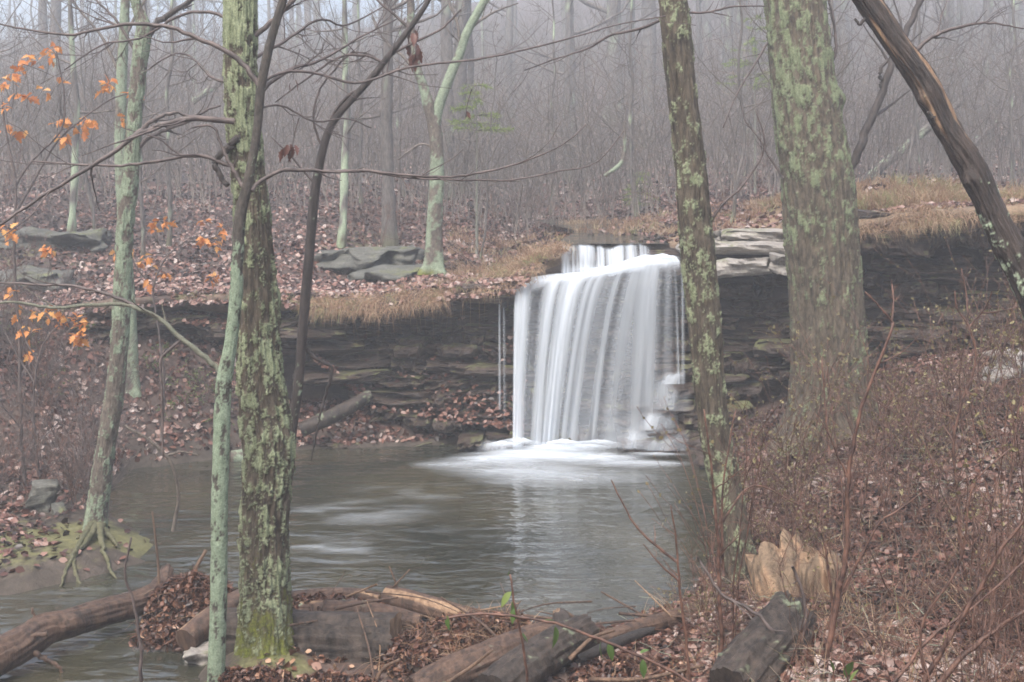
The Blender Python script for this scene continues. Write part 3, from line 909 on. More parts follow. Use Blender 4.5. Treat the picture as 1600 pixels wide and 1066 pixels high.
# --- the stout lichened tree on the dam
t = thing('lichened_tree', 'stout tree shaggy with pale green lichen and mossy foot on the log dam', 'tree', foot(418, 1050, 8.1))
trunk('trunk', t, M['bark_big'], [(420, 1100, 150), (419, 1062, 116), (417, 1025, 86), (415, 985, 73), (412, 900, 67), (414, 800, 64), (420, 700, 68), (415, 640, 64), (405, 560, 57), (404, 480, 54), (396, 360, 48), (391, 300, 46), (380, 200, 43), (376, 100, 44), (375, 0, 43), (372, -120, 41)],
      8.1, 170, 0.009, 0.24, 6, 0.84, 27.0, 0.012, 0.85, 0.16, 4, top=[(.0, .1, 1.6, .085), (.15, .1, 3.4, .05), (.2, 0, 5.0, .012)],
      lich_z=([0, .1, .2, .27, .31, .36, .40, .55, 1], [.62, .72, .8, .72, .55, .72, 1.1, 1.15, 1.0]), knots=[(2.02, 0.2, .22, .16)])
limb(t, M['bark_dark'], [(372, 215), (352, 235), (340, 250), (338, 262), (345, 275), (356, 290)], 8.0, 13, 8, 0, 3, name='stub_branch')
limb(t, M['twig'], [(395, 60), (440, 20), (480, -20), (540, -60)], 8.1, 9, 4, 2, 5)
limb(t, M['twig'], [(398, 150), (450, 110), (500, 95), (560, 60), (620, 30)], 8.3, 7, 2, 2, 6, ydrift=0.5)
limb(t, M['twig'], [(366, 190), (320, 185), (270, 190), (215, 210), (160, 250), (60, 310), (0, 352)], 7.9, 10, 4, 1, 7, ydrift=-0.4)
limb(t, M['twig'], [(366, 260), (310, 243), (260, 250), (200, 258), (120, 257), (50, 252)], 8.0, 7, 2.5, 1, 8)

limb(t, M['twig'], [(372, 40), (330, 20), (280, 25), (220, 60), (160, 70), (100, 110)], 8.4, 6, 2, 2, 101, ydrift=.6)
limb(t, M['twig'], [(400, 90), (450, 60), (500, 30), (540, 40), (600, 10)], 8.6, 6, 2, 2, 102, ydrift=.8)
limb(t, M['twig'], [(368, 130), (330, 120), (300, 90), (270, 85), (230, 110)], 8.5, 5, 2, 2, 103, ydrift=.5)
limb(t, M['twig'], [(400, 170), (440, 165), (490, 190), (540, 185), (580, 200)], 8.5, 4, 2, 2, 104, ydrift=.5)

# --- the slender lichened tree in front of it
t = thing('slender_tree', 'slender pole-like tree coated in grey-green lichen before the stout one', 'tree', foot(336, 1075, 7.7))
trunk('trunk', t, M['bark_slim'], [(335, 1110, 26), (337, 1066, 24), (341, 950, 23), (343, 800, 23), (346, 690, 23), (350, 600, 22), (360, 540, 17), (368, 470, 17), (371, 400, 17), (375, 340, 17), (385, 294, 15), (396, 240, 13), (403, 190, 13), (408, 135, 14), (422, 68, 13), (442, 0, 12), (470, -90, 11)],
      7.7, 52, 0.010, 0.09, 4, 0.98, 26.0, 0.005, 0.0, 0.0, 9, top=[(.25, 0, 1.2, .022), (.45, 0.1, 2.6, .006)],
      lich_z=([0, .28, .37, .44, .5, 1], [.98, .95, .8, .3, .1, .1]))
limb(t, M['bark_smooth'], [(343, 580), (318, 556), (288, 532), (260, 506), (228, 487), (190, 476), (140, 477), (80, 481), (20, 472), (-20, 480)], 7.7, 9, 3.5, 1, 11, lich=0.35, kids=(5, 7), kl=.22)
limb(t, M['twig'], [(228, 487), (195, 470), (150, 455), (110, 446), (60, 445), (0, 442)], 7.7, 6, 3, 1, 12, kids=(4, 6), kl=.25)
limb(t, M['twig'], [(284, 531), (255, 555), (250, 575), (253, 620), (254, 700), (256, 715)], 7.7, 5, 3, 0, 13, name='hanging_branch')
limb(t, M['twig'], [(407, 135), (380, 100), (345, 76), (300, 56), (260, 42), (205, 38), (150, 46), (110, 54), (40, 46), (-10, 36)], 7.7, 9, 2.5, 1, 14, kids=(5, 8), kl=.25)
limb(t, M['twig'], [(380, 291), (362, 262), (345, 225), (336, 202), (322, 196), (300, 200)], 7.7, 7, 3, 1, 15, kids=(2, 3))
limb(t, M['twig'], [(393, 298), (410, 280), (435, 268), (460, 265), (520, 268), (580, 268), (640, 274), (700, 277), (760, 268), (820, 252), (880, 225), (915, 195)], 7.7, 7, 2, 1, 16, kids=(6, 9), kl=.18, ydrift=.4)
limb(t, M['twig'], [(580, 268), (640, 278), (720, 281), (800, 281), (870, 268), (930, 255), (975, 205)], 8.0, 4, 1.5, 1, 17, kids=(4, 6), kl=.2)
limb(t, M['twig'], [(408, 130), (430, 118), (455, 112), (500, 116), (560, 130), (640, 105), (760, 90), (860, 68), (960, 40), (1040, 25)], 7.8, 5, 2, 1, 18, kids=(5, 8), kl=.16, ydrift=.6)

# --- the leaning tree at the tip of the muddy spit, its roots in the mud
t = thing('bank_tree', 'leaning grey-green tree with exposed roots on the muddy mossy spit', 'tree', foot(147, 850, 11.3))
trunk('trunk', t, M['bark_smooth'], [(146, 880, 46), (148, 850, 40), (149, 830, 34), (154, 780, 29), (165, 700, 27), (181, 600, 25), (190, 480, 24), (196, 350, 23), (203, 280, 24), (209, 200, 20), (215, 130, 20), (221, 75, 21), (225, 45, 20), (214, 10, 13), (203, -50, 12)],
      11.3, 90, 0.012, 0.16, 5, 0.76, 22.0, 0.008, 0.10, 0.12, 14, top=[(-.1, 0, 1.5, .02), (-.1, 0, 3.0, .005)],
      lich_z=([0, .15, .3, .5, .65, .8, 1], [1.2, .6, .95, 1.1, 1.0, .5, .3]))
limb(t, M['bark_dark'], [(226, 60), (240, 42), (258, 28), (280, 12), (305, -4), (350, -40)], 11.3, 11, 6, 2, 21, kl=.3)
limb(t, M['twig'], [(212, 210), (240, 188), (275, 176), (300, 183), (330, 170), (345, 165)], 11.2, 8, 3, 1, 22)
limb(t, M['twig'], [(219, 100), (200, 60), (180, 30), (150, 0)], 11.3, 6, 3, 2, 23)
limb(t, M['twig'], [(207, 240), (235, 215), (262, 202), (300, 188)], 11.3, 8, 4, 1, 24)
for k, rows in enumerate([[(150, 838), (135, 856), (119, 866), (116, 876), (124, 886), (138, 892)], [(155, 838), (160, 856), (170, 868), (182, 880)], [(142, 838), (118, 866), (102, 882), (96, 892)], [(146, 836), (135, 842), (118, 846)], [(156, 836), (172, 842), (186, 852)]]):
    ctl = []
    for q, (px, py) in enumerate(rows):
        yq = (HC-.14)*F/(py-HZ); xq = (px-800)*yq/F
        ctl.append([xq, yq, max(float(hgt(xq, yq)), 0) + (.10, .05, .035, .03, .02, .0)[q]])
    S = spline(np.array(ctl), 26)
    rm = MB(); S[1:, :2] += np.random.default_rng(k).normal(0, .006, (25, 2)); S[:, 2] -= np.linspace(0, .03, 26)
    tubes(rm, S, np.linspace(.034, .010, 26)*(1+.12*np.random.default_rng(k).normal(0, 1, 26)), 8, lich=.15, moss=.15); rm.build('root', M['bark_big'], t)

# --- the thin pale tree behind it at the foot of the bluff
t = thing('pale_tree', 'thin pale lichened tree rooted below the bluff behind the leaning one', 'tree', foot(209, 600, 15.6))
trunk('trunk', t, M['bark_smooth'], [(210, 620, 20), (208, 590, 17), (205, 500, 15), (198, 400, 16), (190, 300, 17), (188, 200, 16), (191, 100, 15), (196, 0, 13), (200, -120, 11)], 15.6, 28, 0.03, 0.05, 5, .95, 6.0, .006, 0, .1, 22, top=[(.1, 0, 2.5, .02)])
limb(t, M['twig_far'], [(190, 120), (160, 60), (120, 10), (90, -40)], 15.6, 6, 2, 2, 41)
limb(t, M['twig_far'], [(194, 60), (215, 20), (245, -30)], 15.6, 6, 2, 2, 42)

# --- the dark thin tree that curves away from the dam
t = thing('curved_tree', 'thin dark tree bending sharply sideways above the log dam', 'tree', foot(430, 960, 8.9))
trunk('trunk', t, M['bark_dark'], [(425, 985, 22), (430, 950, 19), (442, 820, 17), (454, 690, 16), (466, 600, 15), (474, 500, 15), (483, 400, 15), (489, 330, 15), (496, 275, 14), (510, 215, 12), (530, 178, 11), (580, 122, 10), (630, 58, 9), (665, 8, 8), (700, -60, 7)],
      8.9, 30, 0.014, 0.07, 6, 0.12, 9, .004, 0, .1, 31, top=[(.5, 0, .9, .008)])
limb(t, M['bark_dark'], [(479, 545), (490, 558), (505, 566), (519, 574), (517, 590), (508, 620), (500, 650), (492, 690), (486, 720)], 8.8, 6, 2.5, 0, 51, name='snapped_branch')
limb(t, M['twig'], [(516, 210), (520, 180), (545, 150), (575, 132), (600, 95), (640, 70), (690, 45), (720, 15)], 8.9, 6, 3, 1, 52)
limb(t, M['twig'], [(505, 235), (490, 190), (500, 140), (540, 90), (560, 82), (590, 92), (600, 120)], 8.9, 4, 2, 1, 53)
limb(t, M['twig'], [(600, 98), (560, 85), (520, 95), (470, 130), (430, 160)], 8.9, 5, 2, 2, 54)
limb(t, M['twig'], [(640, 45), (600, 10), (560, -30)], 8.9, 5, 2, 2, 55)
limb(t, M['twig'], [(493, 290), (470, 262), (450, 240), (425, 215)], 8.9, 4, 2, 1, 56)

# --- the forked lichened tree above the bluff
t = thing('forked_tree', 'forked lichened tree standing on the grassy edge above the bluff', 'tree', foot(678, 400, 18.2))
trunk('trunk', t, M['bark_smooth'], [(676, 430, 30), (678, 395, 26), (680, 330, 22), (683, 260, 20), (680, 205, 20), (670, 165, 18), (663, 140, 14), (650, 100, 13), (642, 50, 12), (640, -20, 11)], 18.2, 36, 0.025, .08, 6, .72, 5, .008, .15, .15, 41, top=[(-.2, 0, 2.0, .03), (-.2, 0, 3.2, .01)],
      lich_z=([0, .5, .7, 1], [1, .85, .4, .2]))
trunk('fork', t, M['bark_smooth'], [(678, 200, 17), (686, 165, 15), (705, 115, 14), (718, 85, 13), (730, 50, 12), (758, 0, 11), (800, -70, 9)], 18.2, 26, 0.03, .07, 5, .95, 5, .008, 0, 0, 43, top=[(.4, 0, 1.2, .01)])
limb(t, M['twig_far'], [(655, 118), (630, 90), (600, 60), (580, 20)], 18.2, 6, 2, 2, 61)
limb(t, M['twig_far'], [(720, 85), (715, 40), (700, 0), (690, -40)], 18.2, 6, 2, 2, 62)
limb(t, M['twig_far'], [(683, 240), (662, 225), (640, 235), (622, 250)], 18.2, 4, 2, 2, 63)
limb(t, M['twig_far'], [(733, 45), (770, 20), (810, 5)], 18.2, 5, 2, 2, 64)

# --- the upright tree on the pool's near bank
t = thing('poolside_tree', 'upright brown tree with round lichen blotches rooted at the pool bank', 'tree', foot(1158, 925, 9.3))
trunk('trunk', t, M['bark_big'], [(1166, 985, 78), (1160, 930, 62), (1152, 860, 46), (1136, 770, 42), (1118, 680, 42), (1108, 590, 43), (1102, 510, 46), (1093, 420, 46), (1085, 330, 46), (1078, 250, 43), (1066, 150, 42), (1057, 60, 42), (1051, 0, 40), (1040, -110, 38)],
      9.3, 130, 0.011, .22, 5, .50, 20, .009, .25, .12, 51, top=[(0, .1, 1.4, .08), (.1, .1, 3.4, .045), (.1, .1, 5, .01)])
limb(t, M['twig'], [(1040, 28), (1000, 45), (955, 55), (920, 75), (860, 95), (820, 110)], 9.4, 5, 2, 1, 71, ydrift=.8)
limb(t, M['twig'], [(1100, 380), (1120, 330), (1160, 290), (1195, 230), (1180, 170)], 9.4, 5, 2, 1, 72)
limb(t, M['twig'], [(1078, 20), (1110, 18), (1150, 10), (1195, 10)], 9.2, 4, 2, 1, 73)

# --- the thick old tree on the slope
t = thing('thick_tree', 'thickest grey-green tree with furrowed bark standing on the shrubby bank', 'tree', foot(1300, 640, 13.2))
trunk('trunk', t, M['bark_grey'], [(1304, 690, 150), (1301, 640, 128), (1297, 590, 114), (1295, 540, 108), (1290, 450, 104), (1283, 350, 106), (1275, 270, 102), (1264, 200, 98), (1252, 110, 92), (1241, 0, 86), (1230, -120, 80)],
      13.2, 220, 0.014, .13, 9, .72, 19.0, .012, 0, .18, 61, top=[(0, .1, 2, .22), (.2, .1, 4.5, .12), (.3, 0, 6.8, .03)], bare=.10, knots=[(3.9, 3.1, .12, .22)],
      lich_z=([0, .2, .35, 1], [.45, .7, 1.05, 1.05]))
limb(t, M['bark_dark'], [(1318, 275), (1332, 255), (1350, 215), (1366, 175), (1380, 140), (1395, 95), (1415, 50), (1440, 0), (1470, -60)], 13.2, 15, 8, 1, 81, kids=(4, 6))
limb(t, M['bark_dark'], [(1380, 142), (1376, 125), (1376, 110), (1383, 98), (1400, 90)], 13.2, 8, 4, 0, 82)
limb(t, M['twig'], [(1296, 105), (1306, 80), (1305, 50), (1300, 20), (1290, -20)], 13.2, 6, 3, 1, 83)
limb(t, M['twig'], [(1224, 278), (1205, 250), (1185, 215), (1165, 190), (1158, 165)], 13.2, 4, 2, 1, 84)
limb(t, M['twig'], [(1206, 55), (1180, 100), (1150, 150), (1130, 200)], 13.2, 4, 2, 1, 85)

# --- the leaning dead trunk
t = thing('dead_trunk', 'dark peeling dead trunk leaning steeply over the shrubby bank', 'dead tree', at(1720, 700, 8.0))
trunk('trunk', t, M['deadbark'], [(1735, 760, 46), (1690, 640, 45), (1640, 520, 44), (1603, 440, 41), (1576, 385, 41), (1545, 320, 35), (1517, 260, 37), (1480, 200, 33), (1444, 130, 36), (1398, 65, 32), (1355, 0, 33), (1300, -80, 28)],
      8.0, 110, 0.010, .34, 3.2, .5, 14, .008, 0, 0, 71, top=[(-.5, 0, .8, .05), (-.8, 0, 1.2, .02)], bare=.30, knots=[(2.35, 0.6, .05, .35), (1.7, 2.6, .04, .25), (3.0, .4, .05, .3)],
      lich_z=([0, .30, .36, .42, 1], [1.35, 1.3, 1.0, 0, 0]))
limb(t, M['twig'], [(1432, 78), (1450, 62), (1475, 50), (1510, 40), (1545, 36), (1600, 45)], 8.0, 7, 2, 1, 91, kids=(4, 6))
limb(t, M['bark_dark'], [(1352, 30), (1343, 38), (1336, 30)], 7.95, 6, 4, 0, 92, name='stub')
limb(t, M['bark_dark'], [(1460, 186), (1452, 176), (1449, 178)], 7.95, 8, 5, 0, 93, name='stub')

# ------------------------------------------------------------------ the woods in the mist
def wood_tree(seed, h, r0, lichen, bend=0.03, crown_n=(9, 14), depth=2, fork=False):
    """prototype with its foot at the origin: returns (trunk mesh, crown mesh)"""
    r = np.random.default_rng(seed)
    K = 14
    zz = np.linspace(-0.4, h, K)
    path = np.stack([np.cumsum(r.normal(0, bend, K)), np.cumsum(r.normal(0, bend, K)), zz], 1)
    rad = r0*(1 - 0.85*np.linspace(0, 1, K)**1.2)
    rad[0] *= 1.5; rad[1] *= 1.08
    mb = MB()
    S = spline(np.column_stack([path, rad]), 60)
    tubes(mb, S[:, :3], S[:, 3]*(1+0.06*r.normal(0, 1, 60)), 12)
    V = mb.v[0]
    ln = fbm(V[:, 0]*5, V[:, 1]*5, V[:, 2]*3, 3, seed)
    mb.at = {'lich': [(0, ss(0.1, 0.4, ln + lichen - 0.5))], 'moss': [(0, ss(0.5, 0, V[:, 2])*0.3)]}
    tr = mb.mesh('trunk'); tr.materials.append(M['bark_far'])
    cr = MB(); br = []
    for c in range(r.integers(*crown_n)):
        t = r.uniform(0.22, 0.97)
        k = int(t*59)
        az = r.uniform(0, 2*np.pi); el = r.uniform(-.05, .75)
        grow(S[k, :3], (math.cos(az)*math.cos(el), math.sin(az)*math.cos(el), math.sin(el)), h*0.30*(1.15-t)*r.uniform(.6, 1.3), max(S[k, 3]*0.4, .008), depth, r, .7, .25, .14, (3, 6), out=br)
    put(cr, br, (3, 3, 4, 5), minr=0.004)
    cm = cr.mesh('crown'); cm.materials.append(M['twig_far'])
    return tr, cm


protos = [wood_tree(200, 13, .16, .3), wood_tree(201, 15, .21, .2), wood_tree(202, 11, .10, .75, .05), wood_tree(203, 14, .13, .1), wood_tree(204, 9, .065, .5, .06), wood_tree(205, 7, .045, .2, .08), wood_tree(206, 16, .26, .35)]


def place_tree(k, x, y, s, rz, name, label, group, ss_=1.0):
    z = float(hgt(x, y))
    o = thing(name, label, 'tree', (x, y, z), group)
    o.rotation_euler = (0, 0, rz); o.scale = (s*ss_, s*ss_, s)
    for me, nm in zip(protos[k], ('trunk', 'crown')):
        c = bpy.data.objects.new(nm, me); C.objects.link(c); c.parent = o
    return o


r = np.random.default_rng(99)
GW = 'bare trees in the misty woods'
# those the photograph lets one tell apart: pixel column, distance, width in pixels, prototype
for px, y, w, k, lab in [
    (118, 21, 12, 2, 'pale mottled sapling trunk rising straight behind the orange-leaved young oaks'),
    (68, 38, 16, 0, 'dim straight trunk of a close pair far behind the orange leaves'),
    (92, 34, 20, 3, 'thicker leaning-looking trunk of a close pair far behind the orange leaves'),
    (606, 21.5, 22, 1, 'grey tree with spreading foot beside the broad flat mossy boulder'),
    (535, 21, 13, 2, 'thin lichened tree at the end of the flat mossy boulder'),
    (735, 27, 13, 3, 'thin grey tree behind the forked lichened tree'),
    (890, 33, 18, 0, 'bare straight grey trunk rising from brush beyond the falls'),
    (960, 40, 27, 6, 'broad hazy trunk rising from brush beyond the falls'),
    (1012, 37, 26, 1, 'greenish hazy trunk beside the broad hazy one'),
    (1312, 45, 26, 6, 'broad hazy trunk showing just behind the thickest tree'),
    (1140, 42, 16, 0, 'hazy trunk in the gap between the upright and thickest trees'),
    (1168, 36, 14, 3, 'second hazy trunk in the gap between the upright and thickest trees'),
    (1480, 40, 22, 1, 'hazy trunk behind the leaning dead trunk'),
    (1545, 35, 13, 3, 'thin grey trunk beyond the turf above the overhang'),
    (1582, 44, 18, 0, 'hazy trunk beyond the turf above the overhang')]:
    y = y if y < 24 else y*1.25
    pr0 = [.16, .21, .10, .13, .065, .045, .26][k]
    s = w*y/F/2/pr0
    sc = max(min(s, 1.5), 0.75)
    place_tree(k, (px-800)*y/F, y, sc, r.uniform(0, 6.28), 'forest_tree', lab, GW, s/sc)
n_far = 0
while n_far < 95:
    y = 27 + 75*r.random()**0.8
    x = r.uniform(-0.5, 0.5)*y*1.12
    if abs(x/y*F + 800 - 930) < 90 and y < 36: continue
    k = int(r.choice([0, 1, 2, 3, 4, 5, 6], p=[.2, .17, .13, .2, .12, .08, .10]))
    look = ['straight grey bare tree', 'sturdy grey bare tree', 'lichen-mottled crooked bare tree', 'straight plain bare tree', 'thin crooked bare tree', 'spindly low bare tree', 'stoutest bare tree with tall trunk'][k]
    place = 'above the bluff at the edge of the mist' if y < 42 else ('half lost in the misty brush' if y < 66 else 'almost dissolved in the mist far up the slope')
    place_tree(k, x, y, r.uniform(.75, 1.2), r.uniform(0, 6.28), 'forest_tree', look + ' ' + place, GW)
    n_far += 1
GS = 'bare saplings above the bluff'
for n in range(34):
    y = r.uniform(18.5, 30); x = r.uniform(-0.5, 0.5)*y*1.05
    if 0.2 < x < 3.2 and y < 23: continue
    place_tree(int(r.choice([4, 5])), x, y, r.uniform(.45, .95), r.uniform(0, 6.28), 'sapling', 'bare thin sapling on the leafy slope above the bluff', GS, .8)

# brush that fills the woods: nobody could count it
def brush(n, ymin, ymax, seed, hr=(0.8, 2.2), xf=1.1, rad=0.006, skip=None):
    r = np.random.default_rng(seed)
    y = ymin + (ymax-ymin)*r.random(n)**1.0; x = r.uniform(-.5, .5, n)*y*xf
    if skip is not None:
        k = ~skip(x, y); x, y = x[k], y[k]; n = len(x)
    z = hgt(x, y); h = r.uniform(*hr, n)
    K = 5
    u = np.linspace(0, 1, K)
    dirx = r.normal(0, .28, (n, 1)); diry = r.normal(0, .28, (n, 1))
    P = np.stack([x[:, None] + dirx*h[:, None]*u**1.3 + r.normal(0, .02, (n, K)), y[:, None] + diry*h[:, None]*u**1.3, z[:, None] - .03 + h[:, None]*u], -1)
    mb = MB()
    tubes(mb, P, rad*(1.2-u)[None]*np.ones((n, 1)), 3)
    for m in range(5):
        t = r.uniform(.3, .95, n); k = np.minimum((t*(K-1)).astype(int), K-2); f = t*(K-1)-k
        a = P[np.arange(n), k]*(1-f)[:, None] + P[np.arange(n), k+1]*f[:, None]
        d = np.stack([r.normal(0, .6, n), r.normal(0, .6, n), r.uniform(.2, 1, n)], 1)
        l = h*r.uniform(.2, .5, n)
        Q = a[:, None] + d[:, None]*l[:, None, None]*np.linspace(0, 1, 4)[None, :, None] + r.normal(0, .02, (n, 4, 3))
        Q[:, 0] = a
        tubes(mb, Q, rad*.6*(1.15-np.linspace(0, 1, 4))[None]*np.ones((n, 1)), 3)
    return mb


mb = brush(10000, 24, 85, 5, (1.2, 4.2), rad=0.012)
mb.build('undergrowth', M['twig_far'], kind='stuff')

# ------------------------------------------------------------------ logs and driftwood
def log(label, rows, mat, seed, lich=0.0, bare=0.0, ridge=.14, moss=0.0, name='log', group=None, jag=.03, step=.015, sides=56, knots=()):
    p = at(rows[0][0], rows[0][1], rows[0][3])
    t = thing(name, label, 'log' if name == 'log' else name.split('_')[-1], (p[0], p[1], p[2]), group)
    trunk('wood', t, M[mat], rows, 0, sides, step, ridge, 5, lich, 8, .006, moss, 0, seed, bare=bare, jag=jag, knots=knots)
    return t


t = log('long weathered log with split bark lying half in the outflow', [(-60, 1050, 60, 7.75), (20, 1015, 50, 8.1), (70, 985, 46, 8.4), (105, 975, 40, 8.55), (160, 958, 40, 8.8), (225, 938, 36, 9.15), (252, 915, 28, 9.45), (262, 888, 16, 9.6)], 'deadwood', 301, bare=.28, ridge=.22, knots=[(.9, 1.2, .1, .3), (1.6, 4, .12, .25)])
limb(t, M['deadwood'], [(70, 985), (55, 965), (50, 950)], 8.35, 6, 4, 0, 1, name='stub')
limb(t, M['deadwood'], [(75, 990), (30, 1000), (0, 1022), (-20, 1040)], 8.15, 8, 5, 0, 2, name='strip')
limb(t, M['deadwood'], [(55, 1020), (80, 1035), (95, 1045), (98, 1055)], 8.1, 9, 5, 1, 3, name='stub')
log('short stripped log with cut end poking out beside the slender tree', [(290, 1002, 40, 8.35), (315, 980, 38, 8.5), (345, 957, 36, 8.7), (378, 936, 34, 8.9)], 'deadwood', 302, bare=.55, ridge=.06, lich=.2)
log('thick dark grey waterlogged log behind the stout lichened tree', [(346, 1004, 84, 8.32), (400, 1006, 88, 8.32), (470, 1009, 90, 8.3), (540, 1013, 92, 8.28), (616, 1017, 94, 8.26)], 'bark_log', 303, ridge=.34, sides=90, bare=.14, jag=.06, knots=[(.5, 1.5, .06, .2), (.9, 4.5, .08, .15)])
log('narrow orange-brown pole resting on leaves above the thick dark log', [(440, 935, 17, 9.05), (500, 929, 19, 9.05), (560, 930, 20, 9.05), (592, 938, 18, 9.05)], 'deadwood', 304, bare=.5, ridge=.08)
log('straight debarked pole with bright end slanting down into the leaf heap', [(604, 932, 34, 9.1), (640, 940, 34, 9.02), (700, 957, 33, 8.9), (760, 976, 30, 8.78), (810, 994, 26, 8.65), (850, 1010, 20, 8.5)], 'deadwood', 305, bare=.62, ridge=.05)
log('crumbling yellowish rotten log wedged beneath the debarked pole', [(470, 952, 22, 8.9), (540, 953, 28, 8.85), (600, 962, 30, 8.8), (655, 972, 22, 8.75)], 'deadwood', 306, bare=.38, ridge=.25, lich=.15)
log('mossy brown log running under the leaf heap toward the camera bank', [(650, 1090, 58, 7.6), (700, 1062, 56, 7.75), (760, 1035, 54, 7.95), (820, 1008, 48, 8.2), (860, 992, 40, 8.35)], 'deadwood', 307, lich=.15, ridge=.26, bare=.1)
log('grey rounded log with pale lichen ending at a dark knob', [(770, 1085, 66, 7.55), (820, 1045, 62, 7.8), (870, 1010, 56, 8.05), (915, 985, 46, 8.3)], 'bark_log', 308, lich=.22, ridge=.25)
log('reddish slanting branch wood resting across the pool outlet', [(900, 1012, 16, 8.3), (960, 992, 20, 8.45), (1030, 972, 24, 8.7), (1100, 952, 26, 9.0), (1150, 940, 24, 9.2)], 'deadwood', 309, bare=.22)
log('dark knobbly root stub standing at the end of the grey rounded log', [(880, 992, 30, 8.55), (878, 978, 34, 8.55), (876, 964, 26, 8.55), (870, 955, 12, 8.55)], 'bark_dark', 310, ridge=.3, name='root_stub', sides=24)
log('thin grey forked driftwood stick lying over leaves by the outlet', [(905, 1030, 14, 8.0), (950, 1010, 16, 8.05), (1000, 990, 14, 8.2), (1020, 985, 10, 8.25)], 'deadwood_grey', 311, name='driftwood_stick', sides=16)
log('dark bluish log butt half buried among the shrubs on the bank', [(1150, 1090, 92, 6.7), (1180, 1045, 90, 6.9), (1215, 1000, 84, 7.15), (1235, 965, 70, 7.4)], 'bark_log', 312, lich=.2, ridge=.3, sides=72, jag=.14, bare=.12)
log('torn stump with raw orange splintered wood beside the poolside tree', [(1250, 975, 120, 8.3), (1240, 935, 105, 8.4), (1228, 905, 92, 8.55), (1215, 872, 84, 8.7)], 'rawwood', 313, bare=.55, ridge=.25, jag=.22, name='stump', sides=90)
log('weathered root knuckle with grey crown joined to the torn stump', [(1290, 960, 84, 8.2), (1284, 920, 74, 8.2), (1278, 885, 66, 8.2), (1275, 868, 40, 8.2)], 'rawwood', 314, bare=.6, ridge=.25, jag=.1, name='stump', sides=70)
log('mossy slanting dead log leaning against the foot of the bluff', [(470, 672, 22, 15.9), (530, 645, 22, 16.0), (580, 616, 17, 16.2)], 'bark_log', 315, lich=.3, sides=30)
log('bleached log end lying at the pool edge behind the stout tree', [(362, 716, 22, 15.2), (400, 712, 22, 15.25), (450, 705, 20, 15.4)], 'bark_smooth', 316, lich=.6, sides=24)

r = np.random.default_rng(55)
GD = 'sticks lodged in the log dam'
for k, (a, b, y, w, lab) in enumerate([((305, 955), (322, 860), 9.0, 10, 'upright pale splinter of wood standing in the leaf heap'), ((250, 930), (238, 800), 9.3, 5, 'thin reddish broken shoot standing above the leaf heap'), ((455, 955), (500, 975), 8.6, 5, 'pale stick lying across the thick dark log'),
                                    ((590, 935), (640, 890), 9.1, 3.5, 'thin stick crossing another above the debarked pole'), ((625, 930), (608, 885), 9.1, 4, 'short stick crossed by a thinner one above the pole'), ((605, 1030), (645, 1060), 8.0, 9, 'bright broken stick end in the leaf heap'),
                                    ((585, 1066), (625, 1030), 7.8, 7, 'grey stick poking up beside the thick dark log'), ((700, 1066), (770, 1015), 7.6, 7, 'greenish stick lying along the mossy brown log'), ((880, 955), (940, 1020), 8.6, 7, 'dark bent stick beside the knobbly root stub'),
                                    ((890, 1030), (960, 985), 7.9, 8, 'straw-brown stick on the leaf heap by the outlet'), ((560, 940), (600, 965), 8.9, 6, 'orange splinter resting under the debarked pole'), ((920, 1062), (1100, 1040), 7.3, 8, 'long brown stick across leaves on the camera bank')]):
    m = MB()
    p0, p1 = at(*a, y), at(*b, y + r.uniform(-.1, .1))
    S = spline(np.array([p0, (p0+p1)/2 + r.normal(0, .02, 3), p1]), 10)
    tubes(m, S, np.linspace(w, w*.55, 10)*y/F/2, 7, lich=0, bare=0.2)
    tag(m.build('stick', M['deadwood']), lab, 'stick', GD)

for k in range(26):
    px = r.uniform(430, 1080); y = r.uniform(7.9, 9.1); x = (px-800)*y/F
    z = max(float(hgt(x, y)), .02) + r.uniform(.06, .22)
    a = r.uniform(0, 3.14); L = r.uniform(.15, .55); d = np.array([math.cos(a), math.sin(a)*.6, r.normal(0, .25)])
    p = np.array([x, y, z])
    m = MB(); S = spline(np.array([p-d*L, p + r.normal(0, .025, 3), p+d*L]), 9)
    tubes(m, S, np.linspace(1, .45, 9)*r.uniform(.005, .016), 6, lich=0, bare=float(r.random() < .25)*.8)
    tag(m.build('stick', M['deadwood']), 'thin broken stick scattered loose among the leaves of the log dam', 'stick', 'loose sticks scattered on the dam')

# ------------------------------------------------------------------ leaves, litter, grass
def rand_unit(r, n):
    v = r.normal(0, 1, (n, 3)); return v/np.linalg.norm(v, axis=1)[:, None]


def leaf_quads(mb, pos, nrm, size, r, rnd=None, asp=0.36, fold=0.25):
    """six-cornered curled leaves lying across nrm"""
    n = len(pos)
    d = rand_unit(r, n); d -= (d*nrm).sum(1)[:, None]*nrm; d /= np.linalg.norm(d, axis=1)[:, None]+1e-9
    s = np.cross(nrm, d)
    size = np.broadcast_to(size, (n,))
    cv = r.uniform(-.25, .3, n)
    L = [(-.5, 0, 0), (-.15, asp, fold), (.25, asp*.8, fold), (.5, 0, 0), (.25, -asp*.8, fold), (-.15, -asp, fold)]
    V = np.stack([pos + size[:, None]*(d*a + s*b + nrm*(c*0.5*(1+0*cv)[:, None] + (cv*(a*a)*2)[:, None])) for a, b, c in L], 1)
    base = np.arange(n)[:, None]*6
    q = np.concatenate([base+np.array([[0, 1, 2, 3]]), base+np.array([[0, 3, 4, 5]])])
    mb.add(V.reshape(-1, 3), q, rnd=np.repeat(r.random(n) if rnd is None else rnd, 6))


